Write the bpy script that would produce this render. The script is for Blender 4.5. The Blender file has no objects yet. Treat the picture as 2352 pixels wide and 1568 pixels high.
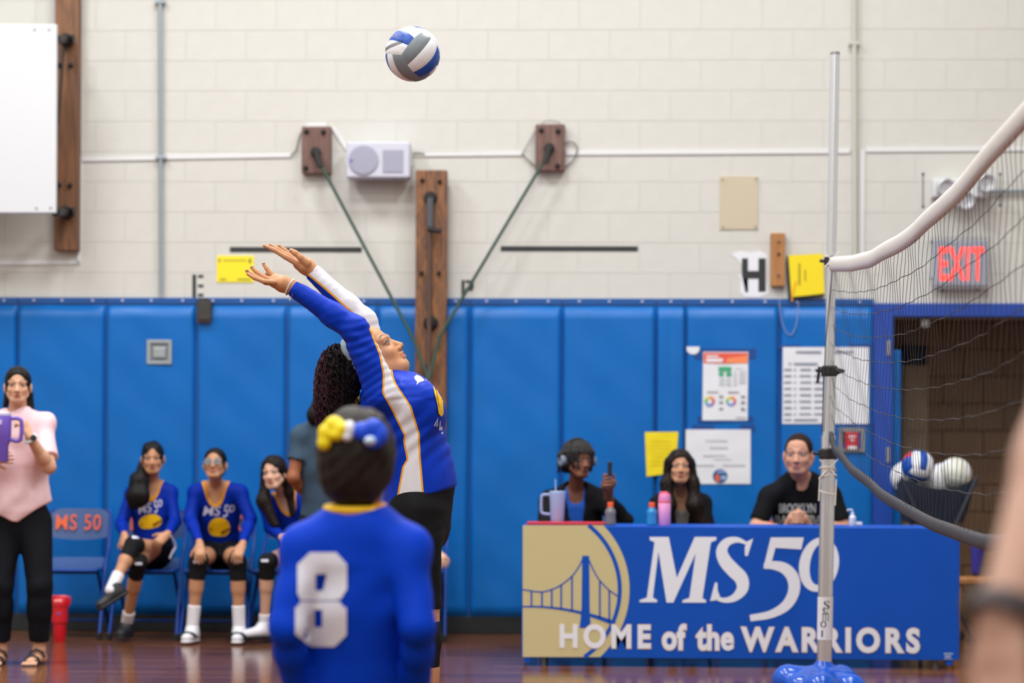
import bpy, bmesh, math, random
import numpy as np
from mathutils import Vector, Matrix
from mathutils.bvhtree import BVHTree
PI = math.pi
random.seed(7)
SC = bpy.context.scene
COL = SC.collection

# ------------------------------------------------------------------ camera
FPX = 5553.0                       # 85 mm lens on a 36 mm sensor, 2352 px wide
CAM = np.array([0.0, 0.0, 1.10])
YAW, ROLL = math.radians(-2.0), math.radians(0.25)
FW = np.array([math.sin(YAW), math.cos(YAW), 0.0])
RT0 = np.array([math.cos(YAW), -math.sin(YAW), 0.0])
UP0 = np.array([0.0, 0.0, 1.0])
CR = RT0 * math.cos(ROLL) + UP0 * math.sin(ROLL)
CU = UP0 * math.cos(ROLL) - RT0 * math.sin(ROLL)
PPX, PPY = 1176.0, 1077.0
cam_data = bpy.data.cameras.new('camera')
cam = bpy.data.objects.new('camera', cam_data); COL.objects.link(cam)
cam_data.lens = 85; cam_data.sensor_width = 36; cam_data.sensor_fit = 'HORIZONTAL'
cam_data.shift_y = (PPY - 784) / 2352
cam_data.clip_end = 100
cam_data.dof.use_dof = True; cam_data.dof.focus_distance = 9.25; cam_data.dof.aperture_fstop = 2.5
cam.matrix_world = Matrix(((CR[0], CU[0], -FW[0], CAM[0]), (CR[1], CU[1], -FW[1], CAM[1]), (CR[2], CU[2], -FW[2], CAM[2]), (0, 0, 0, 1)))
SC.camera = cam

def ray(px, py): return FW + CR * ((px - PPX) / FPX) + CU * ((PPY - py) / FPX)
def at(px, py, d): return CAM + ray(px, py) * d            # a measured photograph point at its real distance
def on_y(px, py, y):
    r = ray(px, py); return CAM + r * (y / r[1])
def on_x(px, py, x):
    r = ray(px, py); return CAM + r * (x / r[0])
def on_floor(px, py, z=0.0):
    r = ray(px, py); return CAM + r * ((z - CAM[2]) / r[2])

# ------------------------------------------------------------------ world and lights
SC.view_settings.view_transform = 'Standard'
SC.view_settings.look = 'None'
SC.view_settings.gamma = 1.0
SC.view_settings.use_curve_mapping = False
SC.view_settings.exposure = 0.13
world = bpy.data.worlds.new('world'); SC.world = world; world.use_nodes = True
world.node_tree.nodes['Background'].inputs[0].default_value = (0.9, 0.95, 1.0, 1)
world.node_tree.nodes['Background'].inputs[1].default_value = 0.15
SC.cycles.use_denoising = True
SC.cycles.max_bounces = 6; SC.cycles.diffuse_bounces = 4; SC.cycles.glossy_bounces = 3
SC.cycles.transmission_bounces = 4; SC.cycles.transparent_max_bounces = 8
SC.cycles.sample_clamp_indirect = 4.0
SC.cycles.caustics_reflective = False; SC.cycles.caustics_refractive = False
LIGHT_W = 118.0
LIGHT_ROW = {12.9: 1.0, 10.4: .85, 7.0: .55, 3.0: .6, -0.8: .8}
LIGHTS = [(x, y) for y in LIGHT_ROW for x in (-5.0, -1.7, 1.6)]
CEIL = 7.4
WALL_Y = 16.14
# ------------------------------------------------------------------ helpers
def lin(c):
    c = c / 255.0
    return c / 12.92 if c <= 0.04045 else ((c + 0.055) / 1.055) ** 2.4
def rgb(r, g, b): return (lin(r), lin(g), lin(b), 1.0)
MATS = {}
def mat(name, col, rough=0.6, metal=0.0, spec=0.5, noise=None, bump=None, coat=0.0, emit=None, sheen=0.0, trans=0.0, attr=None, ior=None):
    """principled material; noise=(scale, amount) varies the colour, bump=(scale, strength, stretch xyz)"""
    if name in MATS: return MATS[name]
    m = bpy.data.materials.new(name); m.use_nodes = True
    nt = m.node_tree; b = nt.nodes['Principled BSDF']
    b.inputs['Base Color'].default_value = col
    b.inputs['Roughness'].default_value = rough; b.inputs['Metallic'].default_value = metal
    b.inputs['Specular IOR Level'].default_value = spec
    b.inputs['Coat Weight'].default_value = coat
    b.inputs['Sheen Weight'].default_value = sheen
    b.inputs['Transmission Weight'].default_value = trans
    if ior: b.inputs['IOR'].default_value = ior
    if emit:
        b.inputs['Emission Color'].default_value = emit[0]; b.inputs['Emission Strength'].default_value = emit[1]
    tc = nt.nodes.new('ShaderNodeTexCoord')
    src = None
    if attr:
        a = nt.nodes.new('ShaderNodeAttribute'); a.attribute_name = attr; src = a.outputs['Color']
    if noise:
        n = nt.nodes.new('ShaderNodeTexNoise'); n.inputs['Scale'].default_value = noise[0]; n.inputs['Detail'].default_value = 3
        nt.links.new(tc.outputs['Object'], n.inputs['Vector'])
        mx = nt.nodes.new('ShaderNodeMix'); mx.data_type = 'RGBA'; mx.blend_type = 'MULTIPLY'
        rp = nt.nodes.new('ShaderNodeValToRGB')
        a = noise[1]
        rp.color_ramp.elements[0].position = 0.3; rp.color_ramp.elements[1].position = 0.7
        rp.color_ramp.elements[0].color = (1 - a, 1 - a, 1 - a, 1); rp.color_ramp.elements[1].color = (1, 1, 1, 1)
        nt.links.new(n.outputs['Fac'], rp.inputs['Fac'])
        mx.inputs['Factor'].default_value = 1.0
        if src: nt.links.new(src, mx.inputs['A'])
        else: mx.inputs['A'].default_value = col
        nt.links.new(rp.outputs['Color'], mx.inputs['B'])
        src = mx.outputs['Result']
    if src: nt.links.new(src, b.inputs['Base Color'])
    if bump:
        mp = nt.nodes.new('ShaderNodeMapping'); nt.links.new(tc.outputs['Object'], mp.inputs['Vector'])
        if len(bump) > 2: mp.inputs['Scale'].default_value = bump[2]
        n2 = nt.nodes.new('ShaderNodeTexNoise'); n2.inputs['Scale'].default_value = bump[0]; n2.inputs['Detail'].default_value = 4
        nt.links.new(mp.outputs['Vector'], n2.inputs['Vector'])
        bp = nt.nodes.new('ShaderNodeBump'); bp.inputs['Strength'].default_value = bump[1]; bp.inputs['Distance'].default_value = 0.01
        nt.links.new(n2.outputs['Fac'], bp.inputs['Height']); nt.links.new(bp.outputs['Normal'], b.inputs['Normal'])
    MATS[name] = m
    return m

def band_mat(name, attr, stops, rough=0.6, bump=None, spec=0.3, sheen=0.0):
    """colour switches at stop positions of a stored surface coordinate (woven or sewn panels of a garment)"""
    if name in MATS: return MATS[name]
    m = mat(name, stops[0][1], rough, spec=spec, bump=bump, sheen=sheen)
    nt = m.node_tree; b = nt.nodes['Principled BSDF']
    a = nt.nodes.new('ShaderNodeAttribute'); a.attribute_name = attr
    mr = nt.nodes.new('ShaderNodeMapRange'); mr.inputs['From Min'].default_value = -4; mr.inputs['From Max'].default_value = 4
    rp = nt.nodes.new('ShaderNodeValToRGB'); rp.color_ramp.interpolation = 'CONSTANT'
    while len(rp.color_ramp.elements) < len(stops): rp.color_ramp.elements.new(0.5)
    for e, (p, c) in zip(rp.color_ramp.elements, stops): e.position = max(0, (p + 4) / 8)
    for e, (p, c) in zip(rp.color_ramp.elements, stops): e.color = c
    nt.links.new(a.outputs['Fac'], mr.inputs['Value']); nt.links.new(mr.outputs['Result'], rp.inputs['Fac'])
    nt.links.new(rp.outputs['Color'], b.inputs['Base Color'])
    return m

def put(name, me, parent=None, m=None, smooth=False):
    if m is not None:
        me.materials.clear(); me.materials.append(m)
    if smooth:
        me.polygons.foreach_set('use_smooth', [True] * len(me.polygons))
    o = bpy.data.objects.new(name, me); COL.objects.link(o)
    if parent is not None: o.parent = parent
    return o
def tag(o, label=None, cat=None, group=None, kind=None):
    if label: o['label'] = label
    if cat: o['category'] = cat
    if group: o['group'] = group
    if kind: o['kind'] = kind
    return o
def empty(name, label, cat, group=None, loc=None):
    """the thing; its parts keep world coordinates, so the Empty stands at loc and the parts are shifted back"""
    o = bpy.data.objects.new(name, None); COL.objects.link(o); o.empty_display_size = 0.05
    if loc is not None: o.location = Vector(loc)
    return tag(o, label, cat, group)
def settle():
    """parts were modelled in world coordinates: undo their parent's offset"""
    for o in COL.objects:
        if o.parent is not None and o.get('_local') is None and o.parent.parent is None and o.parent.type == 'EMPTY':
            o.matrix_parent_inverse = Matrix.Translation(-o.parent.location)

class MB:
    """collects boxes, tubes, lathes into one mesh"""
    def __init__(s): s.v = []; s.f = []; s.mi = []; s.cur = 0
    def add(s, vs, fs):
        n = len(s.v); s.v += [tuple(map(float, v)) for v in vs]; s.f += [tuple(i + n for i in f) for f in fs]; s.mi += [s.cur] * len(fs)
    def box(s, a, b, bev=0.0, M=None):
        return s._box([min(a[i], b[i]) for i in range(3)], [max(a[i], b[i]) for i in range(3)], bev, M)
    def _box(s, lo, hi, bev, M):
        bm = bmesh.new(); bmesh.ops.create_cube(bm, size=1)
        for v in bm.verts: v.co = Vector([lo[i] + (v.co[i] + .5) * (hi[i] - lo[i]) for i in range(3)])
        if bev > 0: bmesh.ops.bevel(bm, geom=bm.edges[:], offset=bev, segments=2, profile=0.5, affect='EDGES')
        if M is not None: bmesh.ops.transform(bm, matrix=M, verts=bm.verts)
        bm.verts.index_update()
        s.add([v.co[:] for v in bm.verts], [[v.index for v in f.verts] for f in bm.faces]); bm.free(); return s
    def tube(s, pts, r, seg=8, closed=False, cap=True, flat=None):
        pts = [np.array(p, float) for p in pts]; n = len(pts)
        rs = r if hasattr(r, '__len__') else [r] * n
        rings = []; prev = None
        for i in range(n):
            if closed: t = pts[(i + 1) % n] - pts[i - 1]
            else: t = pts[min(i + 1, n - 1)] - pts[max(i - 1, 0)]
            t = t / (np.linalg.norm(t) + 1e-12)
            if prev is None:
                u = np.cross(t, [0, 0, 1.0]); 
                if np.linalg.norm(u) < 1e-3: u = np.cross(t, [0, 1.0, 0])
            else: u = prev - t * np.dot(prev, t)
            u /= np.linalg.norm(u) + 1e-12; prev = u; w = np.cross(t, u)
            fu, fw = (1, 1) if flat is None else flat
            rings.append([pts[i] + rs[i] * (fu * u * math.cos(2 * PI * k / seg) + fw * w * math.sin(2 * PI * k / seg)) for k in range(seg)])
        vs = [p for rg in rings for p in rg]; fs = []
        m = n if closed else n - 1
        for i in range(m):
            a, b = i * seg, ((i + 1) % n) * seg
            for k in range(seg):
                k2 = (k + 1) % seg; fs.append((a + k, a + k2, b + k2, b + k))
        if cap and not closed: fs.append(tuple(range(seg - 1, -1, -1))); fs.append(tuple((n - 1) * seg + k for k in range(seg)))
        s.add(vs, fs); return s
    def lathe(s, prof, c, axis=(0, 0, 1), seg=24, cap=True):
        """prof: list of (radius, height along axis)"""
        ax = np.array(axis, float); ax /= np.linalg.norm(ax)
        u = np.cross(ax, [0, 1.0, 0]); 
        if np.linalg.norm(u) < 1e-3: u = np.cross(ax, [1.0, 0, 0])
        u /= np.linalg.norm(u); w = np.cross(ax, u); c = np.array(c, float)
        vs = [c + ax * h + r * (u * math.cos(2 * PI * k / seg) + w * math.sin(2 * PI * k / seg)) for r, h in prof for k in range(seg)]
        fs = []
        for i in range(len(prof) - 1):
            for k in range(seg):
                k2 = (k + 1) % seg; fs.append((i * seg + k, i * seg + k2, (i + 1) * seg + k2, (i + 1) * seg + k))
        if cap: fs.append(tuple(range(seg - 1, -1, -1))); fs.append(tuple((len(prof) - 1) * seg + k for k in range(seg)))
        s.add(vs, fs); return s
    def poly(s, pts, back=None):
        """flat polygon; with back=(vector) it gets thickness"""
        n = len(pts); 
        if back is None: s.add(pts, [tuple(range(n))]); return s
        q = [np.array(p) + np.array(back) for p in pts]
        s.add(list(pts) + q, [tuple(range(n)), tuple(range(2 * n - 1, n - 1, -1))] + [(i, n + i, n + (i + 1) % n, (i + 1) % n) for i in range(n)]); return s
    def mesh(s, name='m'):
        me = bpy.data.meshes.new(name); me.from_pydata(s.v, [], s.f); me.update()
        bm = bmesh.new(); bm.from_mesh(me); bmesh.ops.recalc_face_normals(bm, faces=bm.faces); bm.to_mesh(me); bm.free()
        return me
    def build(s, name, m, parent=None, smooth=False, auto=True):
        me = s.mesh(name)
        o = put(name, me, parent, m)
        if smooth:
            me.polygons.foreach_set('use_smooth', [True] * len(me.polygons))
            if auto:
                try: me.set_sharp_from_angle(angle=math.radians(40))
                except Exception: pass
        return o
def B(a, b, bev=0.0): return MB().box(a, b, bev)

def smooth_pts(pts, n=8):
    """Catmull-Rom through pts (any dimension)"""
    P = [np.array(p, float) for p in pts]; P = [2 * P[0] - P[1]] + P + [2 * P[-1] - P[-2]]; out = []
    for i in range(1, len(P) - 2):
        for k in range(n):
            t = k / n
            out.append(0.5 * ((2 * P[i]) + (-P[i - 1] + P[i + 1]) * t + (2 * P[i - 1] - 5 * P[i] + 4 * P[i + 1] - P[i + 2]) * t * t + (-P[i - 1] + 3 * P[i] - 3 * P[i + 1] + P[i + 2]) * t ** 3))
    out.append(P[-2]); return out

# ---- flat print: text and shapes as 2-D meshes in photograph pixels, then laid on a surface
def text2d(s, spacing=1.0, bold=0.0, shear=0.0):
    cu = bpy.data.curves.new('t', 'FONT'); cu.body = s; cu.size = 1; cu.space_character = spacing; cu.offset = bold; cu.shear = shear
    cu.resolution_u = 4
    o = bpy.data.objects.new('t', cu); COL.objects.link(o)
    dg = bpy.context.evaluated_depsgraph_get(); me = bpy.data.meshes.new_from_object(o.evaluated_get(dg))
    V = np.array([v.co[:2] for v in me.vertices]); F = [tuple(p.vertices) for p in me.polygons]
    bpy.data.objects.remove(o); bpy.data.curves.remove(cu); bpy.data.meshes.remove(me)
    return V, F
def fit(V, x0, x1, y0, y1, grow=0.0):
    """fit to a pixel box, y0 top, y1 bottom"""
    a, b = V.min(0), V.max(0); W = np.empty_like(V)
    W[:, 0] = x0 - grow + (V[:, 0] - a[0]) / (b[0] - a[0]) * (x1 - x0 + 2 * grow)
    W[:, 1] = y1 + grow - (V[:, 1] - a[1]) / (b[1] - a[1]) * (y1 - y0 + 2 * grow)
    return W
def ribbon(pts, n=6):
    """pts (x, y, width) -> polygon strip as V, F"""
    P = smooth_pts(pts, n) if n > 1 else [np.array(p, float) for p in pts]
    V = []; F = []
    for i, p in enumerate(P):
        t = P[min(i + 1, len(P) - 1)][:2] - P[max(i - 1, 0)][:2]; t = t / (np.linalg.norm(t) + 1e-9); nrm = np.array([-t[1], t[0]])
        V += [p[:2] + nrm * p[2] / 2, p[:2] - nrm * p[2] / 2]
        if i: F.append((2 * i - 2, 2 * i - 1, 2 * i + 1, 2 * i))
    return np.array(V), F
def polyg(pts): return np.array(pts, float), [tuple(range(len(pts)))]
def ring2d(cx, cy, rx, ry, w, a0=0, a1=2 * PI, n=40, slant=0.0):
    return ribbon([(cx + rx * math.cos(a0 + (a1 - a0) * i / n) - slant * ry * math.sin(a0 + (a1 - a0) * i / n), cy + ry * math.sin(a0 + (a1 - a0) * i / n), w) for i in range(n + 1)], 1)
def disc2d(cx, cy, rx, ry, n=24): return polyg([(cx + rx * math.cos(2 * PI * i / n), cy + ry * math.sin(2 * PI * i / n)) for i in range(n)])
def rect2d(x0, y0, x1, y1): return polyg([(x0, y0), (x1, y0), (x1, y1), (x0, y1)])
def merge2d(items):
    V = []; F = []; n = 0
    for v, f in items:
        V.append(np.asarray(v)); F += [tuple(i + n for i in q) for q in f]; n += len(v)
    return np.vstack(V), F
def printed(name, VF, surf, m, parent):
    """flat print on a plane: surf maps a pixel to a world point"""
    V, F = VF
    me = bpy.data.meshes.new(name); me.from_pydata([tuple(surf(p[0], p[1])) for p in V], [], F); me.update()
    bm = bmesh.new(); bm.from_mesh(me); bmesh.ops.triangulate(bm, faces=bm.faces)
    for f in bm.faces:
        f.normal_update()
        if f.normal.y > 0: f.normal_flip()
    bm.to_mesh(me); bm.free()
    return put(name, me, parent, m)
def decal(name, VF, targets, m, parent, off=0.003, cuts=3, step=None):
    """print on cloth: subdivided, then laid on the garment's own surface"""
    V, F = VF
    bm = bmesh.new(); vs = [bm.verts.new((p[0], p[1], 0)) for p in V]
    for f in F:
        try: bm.faces.new([vs[i] for i in f])
        except ValueError: pass
    bmesh.ops.triangulate(bm, faces=bm.faces)
    L = step or 8.0
    for _ in range(cuts):
        es = [e for e in bm.edges if e.calc_length() > L]
        if not es: break
        bmesh.ops.subdivide_edges(bm, edges=es, cuts=1); bmesh.ops.triangulate(bm, faces=bm.faces)
    trees = []
    for t in targets:
        me = t.data; trees.append(BVHTree.FromPolygons([v.co[:] for v in me.vertices], [tuple(p.vertices) for p in me.polygons]))
    dead = []
    for v in bm.verts:
        d = Vector(ray(v.co.x, v.co.y)).normalized(); best = None
        for tr in trees:
            h = tr.ray_cast(Vector(CAM), d)
            if h[0] is not None and (best is None or h[3] < best): best = h[3]
        if best is None: dead.append(v)
        else: v.co = Vector(CAM) + d * (best - off)
    bmesh.ops.delete(bm, geom=dead, context='VERTS')
    me = bpy.data.meshes.new(name); bm.to_mesh(me); bm.free()
    return put(name, me, parent, m, smooth=True)

# ------------------------------------------------------------------ implicit surfaces (people, hair, cloth, soft shapes)
def V3(*a): return np.array(a if len(a) > 1 else a[0], float)
def nrm(v): v = np.asarray(v, float); return v / (np.linalg.norm(v) + 1e-12)
class Prim:
    def __init__(s, kind, **k): s.kind = kind; s.caps = []; s.k = 0.02; s.tag = ''; s.flat = None; s.sub = False; s.__dict__.update(k)
def cap(a, b, ra, rb, **k): return Prim('cap', a=V3(a), b=V3(b), ra=ra, rb=rb, **k)
def ell(c, r, axes=None, **k): return Prim('ell', c=V3(c), r=V3(r), axes=np.eye(3) if axes is None else np.array(axes), **k)
def clone(p, **k):
    q = Prim(p.kind); q.__dict__.update(p.__dict__); q.caps = list(p.caps); q.__dict__.update(k); return q
def grown(p, e, **k):
    q = clone(p, **k)
    if p.kind == 'cap': q.ra = p.ra + e; q.rb = p.rb + e
    else: q.r = p.r + e
    return q
def pdist(p, X, Y, Z):
    if p.kind == 'cap':
        ab = p.b - p.a; L2 = float(ab @ ab) + 1e-12
        dx, dy, dz = X - p.a[0], Y - p.a[1], Z - p.a[2]
        t = np.clip((dx * ab[0] + dy * ab[1] + dz * ab[2]) / L2, 0, 1)
        dx = dx - t * ab[0]; dy = dy - t * ab[1]; dz = dz - t * ab[2]
        q = dx * dx + dy * dy + dz * dz
        if p.flat is not None:
            ax, fac = p.flat; q = q + (fac * fac - 1) * (dx * ax[0] + dy * ax[1] + dz * ax[2]) ** 2
        d = np.sqrt(q) - (p.ra + (p.rb - p.ra) * t)
    else:
        dx, dy, dz = X - p.c[0], Y - p.c[1], Z - p.c[2]; q = 0
        for i in range(3):
            a = p.axes[i]; q = q + ((dx * a[0] + dy * a[1] + dz * a[2]) / p.r[i]) ** 2
        d = (np.sqrt(q) - 1) * float(min(p.r))
    for (c, n) in p.caps:
        d = np.maximum(d, (X - c[0]) * n[0] + (Y - c[1]) * n[1] + (Z - c[2]) * n[2])
    return d
def pbox(p, m):
    if p.kind == 'cap':
        lo = np.minimum(p.a - p.ra, p.b - p.rb); hi = np.maximum(p.a + p.ra, p.b + p.rb)
    else:
        e = np.sqrt(((p.axes * p.r[:, None]) ** 2).sum(0)); lo, hi = p.c - e, p.c + e
    return lo - m, hi + m
def axis_coords(lo, hi, h, fines, ax):
    xs = [lo]; x = lo
    while x < hi:
        st = h
        for (flo, fhi, fh) in fines:
            if flo[ax] - h <= x <= fhi[ax]: st = min(st, fh)
        x += st; xs.append(x)
    return np.array(xs)
def sdf_mesh(prims, h=0.007, fines=(), warp=None, iters=0):
    """smooth union of primitives, meshed by surface nets on a rectilinear grid"""
    pos = [p for p in prims if not p.sub]
    los, his = zip(*[pbox(p, 0.012 + p.k * 0.5) for p in pos])
    lo, hi = np.min(los, 0), np.max(his, 0)
    xs, ys, zs = (axis_coords(lo[i], hi[i], h, fines, i) for i in range(3))
    F = np.full((len(xs), len(ys), len(zs)), 0.5, np.float32)
    for p in prims:
        blo, bhi = pbox(p, p.k + 2.2 * h)
        sl = [slice(max(0, np.searchsorted(c, blo[i]) - 1), np.searchsorted(c, bhi[i]) + 1) for i, c in enumerate((xs, ys, zs))]
        X = xs[sl[0]][:, None, None]; Y = ys[sl[1]][None, :, None]; Z = zs[sl[2]][None, None, :]
        d = pdist(p, X, Y, Z); f = F[sl[0], sl[1], sl[2]]; k = max(p.k, 1e-5)
        if p.sub: d = -d; hh = np.clip(.5 - .5 * (f - d) / k, 0, 1); F[sl[0], sl[1], sl[2]] = f + (d - f) * hh + k * hh * (1 - hh)
        else: hh = np.clip(.5 + .5 * (f - d) / k, 0, 1); F[sl[0], sl[1], sl[2]] = f + (d - f) * hh - k * hh * (1 - hh)
    if warp is not None: F += warp(xs[:, None, None], ys[None, :, None], zs[None, None, :]).astype(np.float32)
    F[0], F[-1], F[:, 0], F[:, -1], F[:, :, 0], F[:, :, -1] = .1, .1, .1, .1, .1, .1
    S = F < 0
    c = [S[i:len(xs) - 1 + i, j:len(ys) - 1 + j, k:len(zs) - 1 + k] for i in (0, 1) for j in (0, 1) for k in (0, 1)]
    any_ = c[0].copy(); all_ = c[0].copy()
    for q in c[1:]: any_ |= q; all_ &= q
    act = any_ & ~all_
    I, J, K = np.nonzero(act); n = len(I)
    idx = np.full(act.shape, -1, np.int32); idx[I, J, K] = np.arange(n)
    cv = {}; 
    for i in (0, 1):
        for j in (0, 1):
            for k in (0, 1): cv[(i, j, k)] = F[I + i, J + j, K + k].astype(float)
    P = np.zeros((n, 3)); cnt = np.zeros(n)
    lo3 = np.stack([xs[I], ys[J], zs[K]], 1); st = np.stack([xs[I + 1] - xs[I], ys[J + 1] - ys[J], zs[K + 1] - zs[K]], 1)
    for a in cv:
        for ax in range(3):
            if a[ax]: continue
            b = list(a); b[ax] = 1; b = tuple(b); va, vb = cv[a], cv[b]; m = (va < 0) != (vb < 0)
            t = np.where(m, va / np.where(m, va - vb, 1), 0)
            q = np.tile(np.array(a, float), (n, 1)); q[:, ax] = t
            P += q * m[:, None]; cnt += m
    P = lo3 + st * (P / cnt[:, None])
    Q = []
    for ax in range(3):
        s0 = [slice(1, -1)] * 3; s0[ax] = slice(0, -1); s1 = [slice(1, -1)] * 3; s1[ax] = slice(1, None)
        A, Bq = S[tuple(s0)], S[tuple(s1)]; m = A != Bq
        i, j, k = np.nonzero(m); ins = A[m]
        off = [1, 1, 1]; off[ax] = 0; g = [i + off[0], j + off[1], k + off[2]]
        u, w = [(1, 2), (2, 0), (0, 1)][ax]
        def cell(du, dw):
            h_ = [g[0].copy(), g[1].copy(), g[2].copy()]; h_[u] = h_[u] - du; h_[w] = h_[w] - dw; return idx[h_[0], h_[1], h_[2]]
        q = np.stack([cell(1, 1), cell(0, 1), cell(0, 0), cell(1, 0)], 1)
        q[~ins] = q[~ins][:, ::-1]; Q.append(q)
    Q = np.vstack(Q)
    if iters:
        for _ in range(iters):
            acc = np.zeros_like(P); ct = np.zeros(n)
            for a in range(4):
                b = (a + 1) % 4
                np.add.at(acc, Q[:, a], P[Q[:, b]]); np.add.at(ct, Q[:, a], 1)
                np.add.at(acc, Q[:, b], P[Q[:, a]]); np.add.at(ct, Q[:, b], 1)
            P = P * 0.4 + 0.6 * acc / np.maximum(ct, 1)[:, None]
    return P, Q
def sdf_obj(name, prims, m, parent, h=0.007, fines=(), warp=None, attrs=None, colfn=None, iters=1):
    P, Q = sdf_mesh(prims, h, fines, warp, iters)
    me = bpy.data.meshes.new(name)
    me.vertices.add(len(P)); me.vertices.foreach_set('co', P.ravel())
    me.loops.add(Q.size); me.loops.foreach_set('vertex_index', Q.ravel().astype(np.int32))
    me.polygons.add(len(Q)); me.polygons.foreach_set('loop_start', np.arange(0, Q.size, 4, dtype=np.int32))
    me.polygons.foreach_set('use_smooth', np.ones(len(Q), bool)); me.update(calc_edges=True); me.validate()
    if len(me.vertices) == len(P):
        if attrs is not None:
            for an, fn in attrs.items():
                a = me.attributes.new(an, 'FLOAT', 'POINT'); a.data.foreach_set('value', np.asarray(fn(P), dtype=np.float32))
        if colfn is not None:
            a = me.attributes.new('Col', 'FLOAT_COLOR', 'POINT'); a.data.foreach_set('color', colfn(P).astype(np.float32).ravel())
    return put(name, me, parent, m)
def folds(amp, fx=18, fz=9, seed=0, dirv=(1, 0, .35)):
    """cloth creases: low, warped ripples"""
    a, b, c = dirv
    def w(X, Y, Z):
        ph = 1.7 * np.sin(Z * fz + seed) + 1.3 * np.sin(X * 7 + Y * 5 + seed * 2)
        return amp * (np.sin((X * a + Y * b + Z * c) * fx + ph) + 0.6 * np.sin((X * a - Z * 1.1 + Y * .5) * fx * 1.7 + ph * 1.5 + seed))
    return w
# ------------------------------------------------------------------ materials
M_wall = mat('wall_paint', rgb(205, 204, 199), 0.6, noise=(9, .035), bump=(40, .12))
M_mortar = mat('wall_joint', rgb(203, 202, 197), 0.7)
M_ceil = mat('ceiling_paint', rgb(225, 222, 214), 0.8)
M_vinyl = mat('blue_vinyl', rgb(0, 104, 188), 0.36, noise=(2.5, .10), bump=(5, .35, (1, 1, .6)), spec=.32)
M_vinyl2 = mat('blue_vinyl_dark', rgb(0, 78, 150), 0.45)
M_black = mat('black_rubber', rgb(26, 30, 34), 0.5)
M_white = mat('white_plastic', rgb(220, 221, 224), 0.5)
M_iron = mat('black_iron', rgb(44, 42, 44), 0.5, metal=.4)
M_grey = mat('galvanised_conduit', rgb(150, 162, 170), 0.4, metal=.3)
M_paper = mat('white_paper', rgb(228, 230, 238), 0.45)
M_yellow = mat('yellow_paper', rgb(240, 216, 14), 0.5)
M_ink = mat('dark_ink', rgb(70, 78, 90), 0.7)
M_tapeblk = mat('black_tape', rgb(38, 42, 46), 0.6)
M_orange = mat('orange_paint', rgb(228, 94, 40), 0.5)
M_chair = mat('blue_enamel', rgb(2, 62, 156), 0.42, spec=.3)
M_chairseat = mat('blue_grey_vinyl', rgb(62, 88, 140), 0.4)
M_chrome = mat('silver_metal', rgb(226, 229, 236), 0.25, metal=.95)
M_steel = mat('bolt_steel', rgb(160, 160, 165), 0.35, metal=.7)

def wood(name, c1, c2, scale=3.0, rough=.55, stretch=(14, 14, 1.2), dist=6):
    if name in MATS: return MATS[name]
    m = mat(name, c1, rough); nt = m.node_tree; b = nt.nodes['Principled BSDF']
    tc = nt.nodes.new('ShaderNodeTexCoord'); mp = nt.nodes.new('ShaderNodeMapping'); mp.inputs['Scale'].default_value = stretch
    w = nt.nodes.new('ShaderNodeTexNoise'); w.inputs['Scale'].default_value = scale; w.inputs['Detail'].default_value = 5; w.inputs['Distortion'].default_value = dist
    rp = nt.nodes.new('ShaderNodeValToRGB'); rp.color_ramp.elements[0].position = .38; rp.color_ramp.elements[1].position = .62
    rp.color_ramp.elements[0].color = c2; rp.color_ramp.elements[1].color = c1
    nt.links.new(tc.outputs['Object'], mp.inputs['Vector']); nt.links.new(mp.outputs['Vector'], w.inputs['Vector'])
    nt.links.new(w.outputs['Fac'], rp.inputs['Fac']); nt.links.new(rp.outputs['Color'], b.inputs['Base Color'])
    return m
M_beam = wood('stained_beam', rgb(150, 98, 56), rgb(82, 58, 48), 1.6)
M_beam2 = wood('brown_beam', rgb(132, 88, 56), rgb(96, 66, 48), 1.4, dist=2)
M_plate = wood('brown_plate', rgb(124, 92, 84), rgb(98, 70, 62), 2.0, dist=1)
M_block = wood('tan_block', rgb(176, 122, 70), rgb(150, 100, 56), 2.0, dist=1)

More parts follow.
